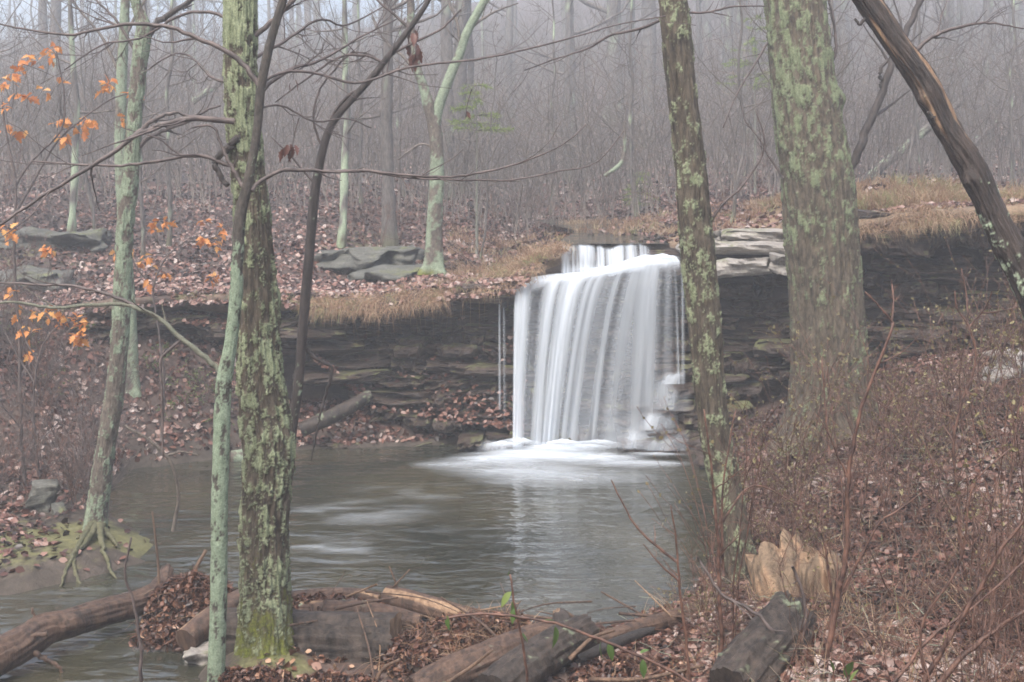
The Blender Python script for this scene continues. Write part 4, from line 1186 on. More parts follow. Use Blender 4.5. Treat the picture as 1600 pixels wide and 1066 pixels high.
def normals(x, y, e=0.06):
    gx_ = (hgt(x+e, y)-hgt(x-e, y))/(2*e); gy_ = (hgt(x, y+e)-hgt(x, y-e))/(2*e)
    n = np.stack([-gx_, -gy_, np.ones_like(gx_)], 1)
    return n/np.linalg.norm(n, axis=1)[:, None], np.hypot(gx_, gy_)


def litter(n, y0, y1, xf0, xf1, size, seed, tilt=.45, keep=None):
    r = np.random.default_rng(seed)
    y = r.uniform(y0, y1, n); x = r.uniform(xf0, xf1, n)*y
    k = pool_sd(x, y) > 0.04
    if keep is not None: k &= r.random(n) < keep(x, y)
    x, y = x[k], y[k]
    nr, sl = normals(x, y)
    k = sl < 1.6; x, y, nr = x[k], y[k], nr[k]
    nr = nr + r.normal(0, tilt, nr.shape); nr /= np.linalg.norm(nr, axis=1)[:, None]
    z = hgt(x, y) + r.uniform(.005, .03, len(x))
    mb = MB()
    patch = np.clip(.42 + .75*fbm(x*1.3, y*1.3, None, 3, 4) + r.normal(0, .27, len(x)), 0, 1)
    leaf_quads(mb, np.stack([x, y, z], 1), nr, r.uniform(*size, len(x)), r, patch)
    return mb


nomoss = lambda x, y: 1 - .9*np.exp(-((x+4.0)**2 + (y-11.2)**2)/.7) - 0*x
litter(64000, 4.0, 15.6, 0.05, .62, (.032, .08), 1, .75).build('leaf_litter', M['litter'], kind='stuff')
litter(5200, 5, 9.4, -.30, .2, (.035, .085), 2, .8, lambda x, y: np.clip(.35 + .9*fbm(x*1.5, y*1.5, None, 2, 8), .08, 1)).build('leaf_litter', M['debris'], kind='stuff')
litter(9000, 9.5, 13.5, -.62, -.28, (.05, .1), 4, .4, lambda x, y: np.clip(pool_sd(x, y)*.55, 0.10, 1)*np.clip(nomoss(x, y), .25, 1)).build('leaf_litter', M['litter'], kind='stuff')
litter(16000, 13.2, 17.2, -.62, -.0, (.05, .105), 3, .6).build('leaf_litter', M['litter'], kind='stuff')
litter(52000, 16.6, 30, -.58, .58, (.06, .115), 5, .6, lambda x, y: np.clip(1 - .75*np.exp(-((x-1.6)/1.6)**2)*ss(24, 18, y) - .2*ss(3, 4, x)*ss(19, 17.5, y), 0, 1)).build('leaf_litter', M['litter'], kind='stuff')
litter(26000, 28, 58, -.56, .56, (.12, .24), 6, .5).build('leaf_litter', M['litter'], kind='stuff')
# leaves lodged on the beds of the bluff
r = np.random.default_rng(67)
n = 5200
x = r.uniform(-8, 0.2, n); q = r.random(n)**2.2*.75; k = r.random(n) < np.clip(.5 + fbm(x*1.2, q*6, None, 2, 9)*1.6 + .3*ss(-2, -5, x), 0, 1); x, q = x[k], q[k]; n = len(x)
yc, zb, zt = cliff(x)
pos = np.stack([x, yc - prof(x, q) - r.uniform(-.08, .10, n), zb - .12 + (zt-zb+.12)*q + r.uniform(.06, .12, n)], 1)
nn_ = np.stack([r.normal(0, .4, n), -.5+r.normal(0, .4, n), np.ones(n)], 1)
leaf_quads(lb_ := MB(), pos, nn_/np.linalg.norm(nn_, axis=1)[:, None], r.uniform(.05, .1, n), r, np.clip(r.normal(.4, .25, n), 0, 1))
lb_.build('leaf_litter', M['litter'], kind='stuff')
# leaves caught on the turf lip
r = np.random.default_rng(66)
n = 11000
x = np.where(r.random(n) < .7, r.uniform(-8.5, .3, n), r.uniform(4.2, 9, n)); yc, zb, zt = cliff(x); o = r.uniform(-.8, 1.0, n)
leaf_quads(lm := MB(), np.stack([x, yc+o, np.maximum(zt + .10 - .16*ss(-.45, -.72, o), np.where(o > .35, hgt(x, yc+np.maximum(o, .36)) + .06, 0)) + r.uniform(0, .05, n)], 1), (lambda v: v/np.linalg.norm(v, axis=1)[:, None])(np.stack([r.normal(0, .5, n), -.4+r.normal(0, .5, n), np.ones(n)], 1)), r.uniform(.06, .11, n), r)
lm.build('leaf_litter', M['litter'], kind='stuff')


def blades(mb, base, lean, length, width, r, rnd=None, droop=.5):
    """bent grass blades, four points each"""
    n = len(base)
    u = np.linspace(0, 1, 4)
    d = lean.copy()
    P = base[:, None] + length[:, None, None]*(d[:, None]*u[None, :, None] + np.array([0, 0, -1.0])*(droop*(u**2.2))[None, :, None])
    s = np.cross(d, rand_unit(r, n)); s /= np.linalg.norm(s, axis=1)[:, None]+1e-9
    w = width*(1-.85*u)
    V = np.stack([P - s[:, None]*w[None, :, None], P + s[:, None]*w[None, :, None]], 2)
    b = np.arange(n)[:, None, None]*8 + np.arange(3)[None, :, None]*2
    q = (b + np.array([0, 1, 3, 2])).reshape(-1, 4)
    mb.add(V.reshape(-1, 3), q, rnd=np.repeat(r.random(n) if rnd is None else rnd, 8))


def tuft_field(n, xr, yoff, seed, per=14, ln=(.14, .36), hang=0.0, width=.0035, zoff=None, keep=None, green=.07, spreadx=.05):
    """tufts along the bluff edge (yoff measured from its line)"""
    r = np.random.default_rng(seed)
    x = r.uniform(*xr, n); o = r.uniform(*yoff, n)
    yc, zb, zt = cliff(x)
    y = yc + o
    z = hgt(x, np.maximum(y, yc+.32)) + .04 + .09*ss(1.1, .85, o) if zoff is None else zt + np.interp(o, *zoff)
    k = r.random(n) < np.clip(.55 + 1.5*fbm(x*1.7, y*1.7, None, 2, 19), .06, 1)
    x, y, z = x[k], y[k], z[k]; n = len(x)
    if keep is not None:
        k = keep(x, y); x, y, z = x[k], y[k], z[k]; n = len(x)
    X = np.repeat(np.stack([x, y, z], 1), per, 0) + r.normal(0, spreadx, (n*per, 3))*np.array([1, 1, .12])
    l = np.stack([r.normal(0, .42, n*per), r.normal(-.15-hang*.9, .4, n*per), np.ones(n*per)*(1-hang*.8)], 1)
    l /= np.linalg.norm(l, axis=1)[:, None]
    tone = np.repeat(np.clip(r.normal(.5, .22, n), 0, .9), per) + r.normal(0, .1, n*per)
    tone = np.where(np.repeat(r.random(n) < green, per), .97, np.clip(tone, 0, .88))
    mb = MB()
    blades(mb, X, l, r.uniform(*ln, n*per), width, r, tone, .35+hang*.9)
    return mb


ZL = ([-.8, -.66, -.45, 0, .5], [-.12, 0, .08, .1, .1])
tuft_field(640, (-2.9, .35), (-.80, -.15), 71, 16, (.14, .40), .6, zoff=ZL, width=.005).build('dry_grass', M['grass'], kind='stuff')
tuft_field(240, (-8, -2.0), (-.75, .1), 72, 12, (.10, .30), .5, zoff=ZL, green=.35, width=.005).build('dry_grass', M['grass'], kind='stuff')
tuft_field(160, (-1.8, .3), (-.4, .9), 73, 14, (.12, .3), .1, zoff=ZL, width=.005).build('dry_grass', M['grass'], kind='stuff')
tuft_field(150, (-.25, .75), (-.25, .9), 74, 20, (.18, .42), .35, spreadx=.06, width=.006).build('dry_grass', M['grass'], kind='stuff')
tuft_field(620, (4.1, 9), (-.9, -.2), 75, 17, (.18, .48), .55, zoff=ZL, width=.005).build('dry_grass', M['grass'], kind='stuff')
tuft_field(1500, (4.1, 9.5), (-.3, 2.2), 76, 15, (.14, .42), .05, green=.2, width=.005).build('dry_grass', M['grass'], kind='stuff')
tuft_field(700, (-1.2, 6), (.6, 6.5), 77, 13, (.12, .3), .05, width=.006, keep=lambda x, y: ~((x > .6) & (x < 2.5) & (y < 19))).build('dry_grass', M['grass'], kind='stuff')
tuft_field(1100, (4.2, 9), (-.1, 1.2), 78, 12, (.10, .26), .1, green=.35, width=.006).build('dry_grass', M['grass'], kind='stuff')
# pale hanging rootlets under the turf
r = np.random.default_rng(8)
n = 160
x = np.concatenate([r.uniform(-2.9, .2, 110), r.uniform(4.4, 7.5, 50)]); yc, zb, zt = cliff(x)
base = np.stack([x, yc - r.uniform(.55, .68, n), zt - r.uniform(.02, .1, n)], 1)
blades(hm_ := MB(), base, (lambda v: v/np.linalg.norm(v, axis=1)[:, None])(np.stack([r.normal(0, .12, n), r.normal(0, .08, n), -np.ones(n)], 1)), r.uniform(.12, .5, n), .004, r, np.clip(r.normal(.45, .15, n), 0, .8), .1)
hm_.build('rootlets', M['grass'], kind='stuff')


def heap(label, px, py, y, rx, ry, h, n, seed, grass=0, twigs=60):
    r = np.random.default_rng(seed)
    c = at(px, py, y)
    z0 = max(float(hgt(c[0], y)), 0) - .04
    n = int(n*1.5); twigs = twigs*3
    t = thing('leaf_heap', label, 'leaf heap', (c[0], y, z0))
    def surf(u, v):
        x = c[0] + rx*u; yy = y + ry*v
        q = np.clip(1-u*u-v*v, 0, 1)
        return np.stack([x, yy, z0 + h*np.sqrt(q)*(1+.4*fbm(x*4, yy*4, None, 3, seed))], -1)
    U, V = np.meshgrid(np.linspace(0, 1, 14), np.linspace(0, 2*np.pi, 30), indexing='ij')
    P = surf(U*np.cos(V), U*np.sin(V)); P[-1, :, 2] = z0 - .05
    i = np.arange(13)[:, None]*30 + np.arange(29)[None, :]
    MB().add(P.reshape(-1, 3), np.stack([i, i+30, i+31, i+1], -1).reshape(-1, 4), mud=.6, moss=0, straw=0).build('mound', M['ground'], t)
    rad = np.sqrt(r.random(n)); th = r.uniform(0, 2*np.pi, n)
    p = surf(rad*np.cos(th)*1.05, rad*np.sin(th)*1.05) + r.uniform(0, .05, (n, 1))*np.array([0, 0, 1])
    nr = np.stack([rad*np.cos(th), rad*np.sin(th), .5*np.ones(n)], 1) + r.normal(0, .7, (n, 3)); nr /= np.linalg.norm(nr, axis=1)[:, None]
    lb = MB(); leaf_quads(lb, p, nr, r.uniform(.025, .066, n), r, np.clip(r.normal(.36, .28, n), 0, 1), fold=.7)
    lb.build('leaves', M['debris'], t, 'stuff')
    tw = MB()
    th = r.uniform(0, 2*np.pi, twigs); rad = r.random(twigs)
    a = surf(rad*np.cos(th), rad*np.sin(th)); d = rand_unit(r, twigs)*np.array([1, 1, .45]); l = r.uniform(.1, .4, twigs)
    P = a[:, None] + d[:, None]*l[:, None, None]*np.linspace(-.5, .5, 5)[None, :, None] + r.normal(0, .006, (twigs, 5, 3)) + np.array([0, 0, .02])
    tubes(tw, P, r.uniform(.003, .007, twigs)[:, None]*np.linspace(1, .5, 5)[None], 4)
    tw.build('twigs', M['twig_red'], t, 'stuff')
    if grass:
        g = MB(); th = r.uniform(0, 2*np.pi, grass); rad = np.sqrt(r.random(grass))
        d = r.normal(0, 1, (grass, 3))*np.array([1, .8, .35]) + np.array([0, -.4, .25]); d /= np.linalg.norm(d, axis=1)[:, None]
        blades(g, surf(rad*np.cos(th), rad*np.sin(th)), d, r.uniform(.1, .32, grass), .003, r, np.clip(r.normal(.4, .2, grass), 0, .85), .4)
        g.build('grass', M['grass'], t, 'stuff')


heap('heap of sodden brown leaves and twigs caught behind the slender tree', 305, 930, 9.05, .40, .24, .36, 1500, 81, 60, 90)
heap('small spill of wet leaves between the weathered and short cut logs', 262, 985, 8.65, .26, .16, .16, 500, 82, 20, 30)
heap('straw-strewn leaf heap piled on the middle of the log dam', 745, 1012, 8.5, .55, .22, .17, 900, 83, 1500, 70)
heap('leaf drift packed behind the narrow orange-brown pole', 520, 958, 8.95, .5, .12, .19, 600, 84, 60, 60)
heap('leaf heap strewn with sticks on the bank by the outlet', 1010, 1040, 7.75, .50, .25, .13, 900, 85, 300, 60)
heap('dark wet leaf drift beside the end of the thick dark log', 640, 1045, 8.1, .22, .2, .14, 400, 86, 120, 40)

heap('damp leaves gathered against the mossy foot of the stout tree', 520, 1062, 7.72, .30, .12, .06, 420, 87, 60, 30)
heap('thin spread of leaves on mud before the slender tree', 395, 1066, 7.7, .25, .12, .07, 320, 88, 20, 20)
# dead stems and straw lying on the bank
r = np.random.default_rng(91)
n = 5200
y = r.uniform(4.5, 14, n); x = r.uniform(.08, .6, n)*y
k = pool_sd(x, y) > .05; x, y = x[k], y[k]; n = len(x)
a = np.stack([x, y, hgt(x, y) + r.uniform(.01, .06, n)], 1)
d = rand_unit(r, n)*np.array([1, 1, .3]); l = r.uniform(.12, .6, n)
P = a[:, None] + d[:, None]*l[:, None, None]*np.linspace(-.5, .5, 5)[None, :, None] + r.normal(0, .008, (n, 5, 3)) + np.array([0, 0, .03])
tw = MB(); tubes(tw, P, r.uniform(.0015, .0042, n)[:, None]*np.linspace(1, .6, 5)[None], 3, lich=.7*r.random(n)**7)
tw.build('twig_litter', M['twig_red'], kind='stuff')
n = 420
y = r.uniform(5, 13.5, n); x = r.uniform(.10, .58, n)*y
k = pool_sd(x, y) > .15; x, y = x[k], y[k]; n = len(x); per = 9
X = np.repeat(np.stack([x, y, hgt(x, y)], 1), per, 0) + r.normal(0, .04, (n*per, 3))*np.array([1, 1, .1])
d = np.stack([r.normal(0, .4, n*per), r.normal(0, .4, n*per), np.ones(n*per)], 1); d /= np.linalg.norm(d, axis=1)[:, None]
gb = MB(); blades(gb, X, d, r.uniform(.12, .42, n*per), .003, r, np.clip(r.normal(.55, .25, n*per), 0, 1), .3)
gb.build('dry_grass', M['grass'], kind='stuff')

# ------------------------------------------------------------------ shrubs
def shrub_proto(seed, stems, h, spread, depth, buds=0, rad=.006, mat='twig_red', budmat='bud'):
    r = np.random.default_rng(seed)
    br = []
    for k in range(stems):
        az = r.uniform(0, 6.28); sp = abs(r.normal(0, spread))
        grow((r.normal(0, .06), r.normal(0, .06), -.08), (math.cos(az)*math.sin(sp), math.sin(az)*math.sin(sp), math.cos(sp)), h*r.uniform(.6, 1.1), rad*r.uniform(.7, 1.3), depth, r, .65, .05, .10, (3, 5), out=br)
    m = MB(); put(m, br, (3, 4, 5, 5), minr=.0026)
    me = m.mesh('stems'); me.materials.append(M[mat])
    out = [('stems', me)]
    if buds:
        tips = np.concatenate([b[1][2:] for b in br if b[0] <= 1])
        p = tips[r.integers(0, len(tips), buds)] + r.normal(0, .005, (buds, 3))
        b = MB(); leaf_quads(b, p, rand_unit(r, buds), r.uniform(.018, .046, buds), r, asp=.3)
        bm = b.mesh('leaves'); bm.materials.append(M[budmat]); out.append(('leaves', bm))
    return out


sh_bud = [shrub_proto(400+k, 5, 1.15, .5, 2, 210, .007, 'twig_red') for k in range(4)]
sh_bare = [shrub_proto(420+k, 4, 1.3, .5, 2, 0, .0085, 'twig_red') for k in range(4)]
sh_tall = [shrub_proto(440+k, 2, 2.0, .30, 1, 30, .008, 'twig_red') for k in range(3)]
sh_grey = [shrub_proto(460+k, 5, 1.3, .5, 2, 0, .006, 'twig') for k in range(3)]
sh_leafy = [shrub_proto(480+k, 6, .7, .6, 2, 520, .005, 'twig', 'green_leaf') for k in range(2)]


def place_shrub(pr, x, y, s, rz, name, label, group, sq=1.0):
    o = thing(name, label, 'shrub', (x, y, float(hgt(x, y))), group)
    o.rotation_euler = (0, 0, rz); o.scale = (s, s, s*sq)
    for nm, me in pr:
        c = bpy.data.objects.new(nm, me); C.objects.link(c); c.parent = o
        if nm == 'leaves': c['kind'] = 'stuff'
    return o


BANK = [(at(1235, 0, 8.5), 'the torn stump'), (at(1190, 0, 7.0), 'the dark log butt'), (at(1140, 0, 9.6), 'the poolside tree'), (at(1300, 0, 12.6), 'the thickest tree'), (at(1325, 0, 6.6), 'the tallest dark-stemmed shrub'), (at(1505, 0, 8.4), 'the forked reddish shrub'),
        (at(1520, 0, 5.6), 'the slanting whip-like shoots'), (at(1585, 0, 12.8), 'the pale angular stone'), (at(1450, 0, 11.0), 'open leafy slope below the overhang')]
TOP = [(at(575, 0, 19.6), 'the broad flat boulder'), (at(678, 0, 18.2), 'the forked lichened tree'), (at(60, 0, 20.5), 'the long ledge stone'), (at(745, 0, 20.5), 'the small yellow-green pine'), (at(900, 0, 23), 'the brook above the falls'), (at(1300, 0, 20), 'the pale capping slabs'),
       (at(1500, 0, 19), 'the straw-grown turf above the overhang'), (at(300, 0, 19), 'open leafy ground above the shaded bluff'), (at(1180, 0, 25), 'the faint young pine'), (at(300, 0, 25), 'the woods edge above the shaded bluff'), (at(735, 0, 27), 'the woods edge above the falls')]
LEFT = [(at(65, 0, 12), 'the pointed boulder'), (at(209, 0, 15.6), 'the thin pale tree'), (at(250, 0, 15), 'the young oak under the bluff'), (at(60, 0, 12.8), 'the low young oak'), (at(40, 0, 15), 'the ledges of the shaded bluff'), (at(120, 0, 13.8), 'the leafy water edge behind the bank tree')]


def near(marks, x, y):
    return min(marks, key=lambda m: (m[0][0]-x)**2 + (m[0][1]-y)**2)[1]


r = np.random.default_rng(12)
G1, G2, G3, G4 = 'budding shrubs on the bank of the thickest tree', 'bare red-brown shrubs on the leafy bank', 'bare grey-brown brush on the shaded bank', 'low leafy shrubs below the bluff'
for n in range(26):
    y = r.uniform(9.8, 12.9); px = r.uniform(1110, 1640) if n % 2 else r.uniform(1100, 1430)
    x = (px-800)*y/F
    if pool_sd(np.array([x]), np.array([y]))[0] < .12: continue
    place_shrub(sh_bud[n % 4], x, y, r.uniform(.35, 1.2), r.uniform(0, 6.28), 'budding_shrub', 'twiggy shrub with tiny yellow-green buds by ' + near(BANK, x, y), G1)
for n in range(38):
    y = r.uniform(5.2, 10.5); px = r.uniform(1080, 1660)
    x = (px-800)*y/F
    if pool_sd(np.array([x]), np.array([y]))[0] < .1 or (y < 7.5 and px < 1180): continue
    place_shrub(sh_bare[n % 4] if n % 3 else sh_bud[n % 4], x, y, r.uniform(.4, .85), r.uniform(0, 6.28), 'bare_shrub', ('bare red-brown shrub' if n % 3 else 'lightly budding red-brown shrub') + ' in leaves by ' + near(BANK, x, y), G2)
for n in range(36):
    y = r.uniform(6.0, 12.5); px = r.uniform(1090, 1640)
    x = (px-800)*y/F
    if pool_sd(np.array([x]), np.array([y]))[0] < .1 or (y < 7.5 and px < 1180): continue
    place_shrub(sh_tall[n % 3], x, y, r.uniform(.45, 1.05), r.uniform(0, 6.28), 'whip_shrub', 'tall thin red-brown whip rising by ' + near(BANK, x, y), 'tall whips on the leafy bank')
for n in range(58):
    y = r.uniform(13.2, 15.8); px = r.uniform(-60, 330) if n % 4 else r.uniform(-40, 140)
    y = y if n % 4 else r.uniform(12.0, 13.2)
    x = (px-800)*y/F
    if pool_sd(np.array([x]), np.array([y]))[0] < .1: continue
    place_shrub(sh_grey[n % 3] if n % 3 else sh_bare[n % 4], x, y, r.uniform(.5, 1.0), r.uniform(0, 6.28), 'bare_shrub', ('bare grey-brown brush' if n % 3 else 'bare reddish brush') + ' beside ' + near(LEFT, x, y), G3)
for px, y in [(285, 15.6), (320, 15.8), (250, 15.9), (350, 16.0), (70, 15.2)]:
    place_shrub(sh_leafy[px % 2], (px-800)*y/F, y, r.uniform(.7, 1.0), r.uniform(0, 6.28), 'leafy_shrub', 'low dull-green leafy shrub at the foot of the shaded bluff', G4, .8)
for n in range(44):
    y = r.uniform(18, 27); x = r.uniform(-.5, .5)*y
    if 0 < x < 3 and y < 22: continue
    place_shrub(sh_bare[n % 4] if n % 2 else sh_grey[n % 3], x, y, r.uniform(.7, 1.3), r.uniform(0, 6.28), 'bare_shrub', ('reddish' if n % 2 else 'greyish') + ' bare hazy shrub by ' + near(TOP, x, y), 'bare shrubs above the bluff')


def drawn_shrub(name, label, stems, y, seed, mat='twig_red', cat='shrub', kids=(3, 6), kl=.28, depth=2, w=None, group=None):
    """a shrub whose stems are drawn through photo pixels"""
    p = at(*stems[0][0][0], y)
    t = thing(name, label, cat, p, group)
    for k, (rows, w0, w1) in enumerate(stems):
        limb(t, M[mat], rows, y, w0, w1, depth, seed+k, kids, kl, name='stem', ydrift=0.1*((k % 3)-1), sides=6, minr=.0012)
    return t


drawn_shrub('tall_shrub', 'tallest dark-stemmed shrub with knuckled tips beside the torn stump', [([(1288, 1085), (1298, 1000), (1310, 930), (1322, 860), (1326, 760), (1334, 690), (1352, 620), (1378, 555), (1396, 505)], 11, 4),
    ([(1396, 505), (1375, 480), (1352, 456)], 4, 2), ([(1393, 508), (1396, 470), (1393, 438)], 4, 2), ([(1310, 930), (1340, 880), (1372, 820), (1400, 800), (1440, 770)], 6, 2), ([(1296, 1010), (1300, 940), (1290, 860), (1280, 825)], 6, 3), ([(1296, 715), (1290, 640), (1284, 560)], 4, 2)], 6.6, 500, kids=(3, 5), kl=.2)
drawn_shrub('tall_shrub', 'forked reddish shrub standing above the bank below the overhang', [([(1505, 900), (1498, 800), (1490, 700), (1500, 640), (1525, 560), (1512, 505)], 6, 3), ([(1514, 510), (1495, 480), (1492, 455)], 3, 2), ([(1512, 505), (1510, 460), (1502, 420)], 3, 2), ([(1515, 510), (1540, 480), (1550, 455)], 3, 2), ([(1530, 490), (1570, 485), (1605, 475)], 3, 1.5)], 8.4, 520, kids=(2, 4), kl=.2)
drawn_shrub('tall_shrub', 'whip-like brown shoots slanting over the corner of the bank', [([(1420, 1110), (1470, 1020), (1530, 920), (1570, 850), (1620, 790)], 9, 4), ([(1440, 1100), (1500, 1030), (1570, 975), (1640, 930)], 10, 5), ([(1380, 1090), (1450, 1000), (1520, 950), (1620, 860)], 6, 3), ([(1455, 1100), (1440, 980), (1500, 880), (1520, 760), (1580, 700)], 5, 2)], 5.6, 540, kids=(3, 6), kl=.25)
drawn_shrub('tall_shrub', 'straight brown shoots rising between the dam and the poolside tree', [([(1080, 1090), (1072, 1000), (1062, 920), (1056, 840), (1048, 790)], 6, 2.5), ([(1062, 910), (1030, 880), (1005, 850)], 4, 2), ([(1060, 880), (1000, 830), (975, 790), (955, 750)], 5, 2)], 6.2, 560, kids=(1, 3), kl=.2, depth=1)
drawn_shrub('tall_shrub', 'yellow-lichened upright stems close beside the poolside tree', [([(1128, 1040), (1124, 900), (1118, 800), (1108, 700), (1100, 640)], 8, 3), ([(1130, 900), (1128, 780), (1140, 690), (1150, 640)], 5, 2), ([(1120, 830), (1160, 770), (1190, 760), (1250, 790)], 4, 2)], 7.6, 580, mat='twig_red', kids=(4, 6), kl=.25)
drawn_shrub('tall_shrub', 'pale arching bare stem sweeping over the dark log butt', [([(1090, 870), (1105, 895), (1130, 930), (1175, 955), (1205, 985), (1225, 1040), (1228, 1080)], 4, 7), ([(1238, 885), (1255, 930), (1258, 980), (1240, 1040)], 5, 6)], 7.0, 600, mat='twig', kids=(2, 4), kl=.2, depth=1)
drawn_shrub('tall_shrub', 'mossy broken hanging stem over the pool behind the slender tree', [([(270, 830), (278, 780), (265, 720), (235, 690), (195, 665)], 6, 4), ([(262, 712), (285, 706), (310, 712)], 5, 2)], 10.8, 620, mat='bark_smooth', kids=(1, 2), kl=.15, depth=1)
drawn_shrub('tall_shrub', 'thin dark shoot standing in the outflow before the slender tree', [([(222, 1085), (218, 1000), (205, 930), (195, 900), (205, 840)], 6, 3), ([(203, 925), (190, 928)], 3, 2)], 6.9, 640, mat='twig', kids=(1, 2), kl=.12, depth=1)

for o in C.objects:
    if o.name.startswith('sapling'):
        o['label'] = 'bare thin sapling standing by ' + near(TOP, o.location.x, o.location.y)

# ------------------------------------------------------------------ leafy saplings and sprigs
def leaf_mesh(name, mat, lobes, asp, seed):
    m = MB()
    r = np.random.default_rng(seed)
    t = np.linspace(0, 1, 9)
    w = asp*np.sin(t**.8*np.pi)*(1 + lobes*np.array([0, .3, -.35, .35, -.4, .35, -.35, .2, 0]))
    mid = np.stack([t, 0*t, -.25*t*t + .05], 1)
    lf = np.stack([t, w, -.25*t*t + .05 + .35*w], 1); rt = np.stack([t, -w, -.25*t*t + .05 + .35*w], 1)
    V = np.stack([lf, mid, rt], 1).reshape(-1, 3)
    q = [[k*3+a, k*3+a+1, k*3+a+4, k*3+a+3] for k in range(8) for a in (0, 1)]
    m.add(V, q, rnd=r.uniform(0, 1))
    me = m.mesh(name); me.materials.append(M[mat]); return me


oak_leaves = [leaf_mesh('leaf', 'orange', 1.0, .30, 700+k) for k in range(6)]
brown_leaves = [leaf_mesh('leaf', 'brown_leaf', .6, .22, 720+k) for k in range(3)]
green_leaves = [leaf_mesh('leaf', 'green_leaf', 0, .2, 740+k) for k in range(4)]


def add_leaf(meshes, parent, p, d, s, r):
    o = bpy.data.objects.new('leaf', meshes[r.integers(len(meshes))]); C.objects.link(o)
    o.parent = parent; o.matrix_parent_inverse = Matrix.Translation(-Vector(parent.location))
    d = np.array(d, float); d /= np.linalg.norm(d)
    o.location = p; o.scale = (s, s, s)
    o.rotation_euler = Vector(d).to_track_quat('X', 'Z').to_euler()
    o.rotation_euler.rotate_axis('X', r.uniform(-1.2, 1.2))


def oak(label, stems, clusters, y, seed):
    r = np.random.default_rng(seed)
    t = drawn_shrub('young_oak', label, stems, y, seed, mat='twig', cat='sapling', kids=(2, 4), kl=.22, depth=1)
    for px, py in clusters:
        c = at(px, py, y + r.uniform(-.15, .15))
        # short twig that carries the cluster
        m = MB(); e = c + np.array([r.normal(0, .12), r.normal(0, .1), -r.uniform(.25, .5)])
        tubes(m, spline(np.array([e, (e+c)/2 + r.normal(0, .02, 3), c]), 7), np.linspace(.004, .002, 7), 4, lich=0)
        tq = m.build('twig', M['twig'], t)
        for k in range(r.integers(5, 10)):
            d = r.normal(0, 1, 3); d[2] = d[2]*.5 - .4
            add_leaf(oak_leaves, tq, c + r.normal(0, .035, 3), d, r.uniform(.07, .13), r)


oak('young oak with orange leaves reaching up before the pale mottled sapling', [([(38, 760), (32, 640), (30, 520), (22, 400), (25, 290), (10, 210), (2, 150)], 6, 2.5), ([(25, 290), (50, 250), (95, 205), (100, 150), (88, 80)], 4, 2), ([(27, 330), (60, 270), (95, 215), (165, 160), (205, 145)], 4, 2)],
    [(88, 75), (76, 88), (38, 104), (52, 96), (20, 120), (97, 127), (45, 150), (68, 145), (4, 130), (25, 118), (165, 137), (205, 142), (213, 150), (170, 130), (10, 200), (30, 205), (95, 190), (120, 198), (132, 188), (148, 197), (187, 190), (98, 212), (10, 165)], 13.0, 800)
oak('young oak with orange leaves behind the leaning bank tree, beside the bluff', [([(252, 690), (256, 600), (248, 520), (240, 450), (262, 400), (300, 370)], 5, 2), ([(242, 455), (215, 420), (200, 395)], 3, 2), ([(262, 400), (245, 370), (240, 345)], 3, 1.5), ([(290, 378), (330, 372), (352, 365)], 3, 1.5)],
    [(240, 350), (260, 345), (236, 358), (320, 372), (347, 372), (332, 382), (345, 360), (320, 345), (200, 398), (206, 392), (186, 400), (232, 405), (255, 430), (236, 440), (333, 432), (220, 410)], 15.0, 820)
oak('low young oak with drooping orange leaves among bare brush on the bank', [([(60, 745), (52, 640), (60, 560), (80, 520), (110, 500), (135, 495)], 5, 2), ([(58, 565), (35, 520), (25, 480), (20, 455)], 3, 1.5), ([(56, 600), (30, 560), (8, 520)], 3, 1.5)],
    [(30, 490), (55, 495), (75, 490), (92, 502), (130, 500), (45, 520), (115, 525), (50, 548), (22, 456), (130, 520), (105, 495), (10, 360), (20, 366), (76, 393)], 12.8, 840)

# brown withered leaves still hanging
r = np.random.default_rng(31)
for px, py, y, k, s, lab in [(456, 235, 7.8, 7, .075, 'bunch of withered brown leaves hanging from the slender tree'), (645, 85, 8.9, 9, .10, 'long bunch of withered dark leaves hanging from the curved tree'), (458, 125, 8.2, 2, .06, 'pair of withered red-brown leaves beside the slender tree'), (727, 184, 9.0, 2, .05, 'single curled red leaf bunch over the hazy brush')]:
    c = at(px, py, y)
    t = thing('withered_leaves', lab, 'leaves', c)
    m = MB(); tubes(m, spline(np.array([c+[.05, 0, .22], c+[.02, 0, .12], c]), 6), np.linspace(.004, .002, 6), 4, lich=0); tq = m.build('twig', M['twig'], t)
    for q in range(k):
        add_leaf(brown_leaves, tq, c + r.normal(0, .02, 3) + np.array([0, 0, r.uniform(0, .2 if k > 8 else .03)]), (r.normal(0, .35), r.normal(0, .35), -1), s*r.uniform(1.0, 1.6), r)

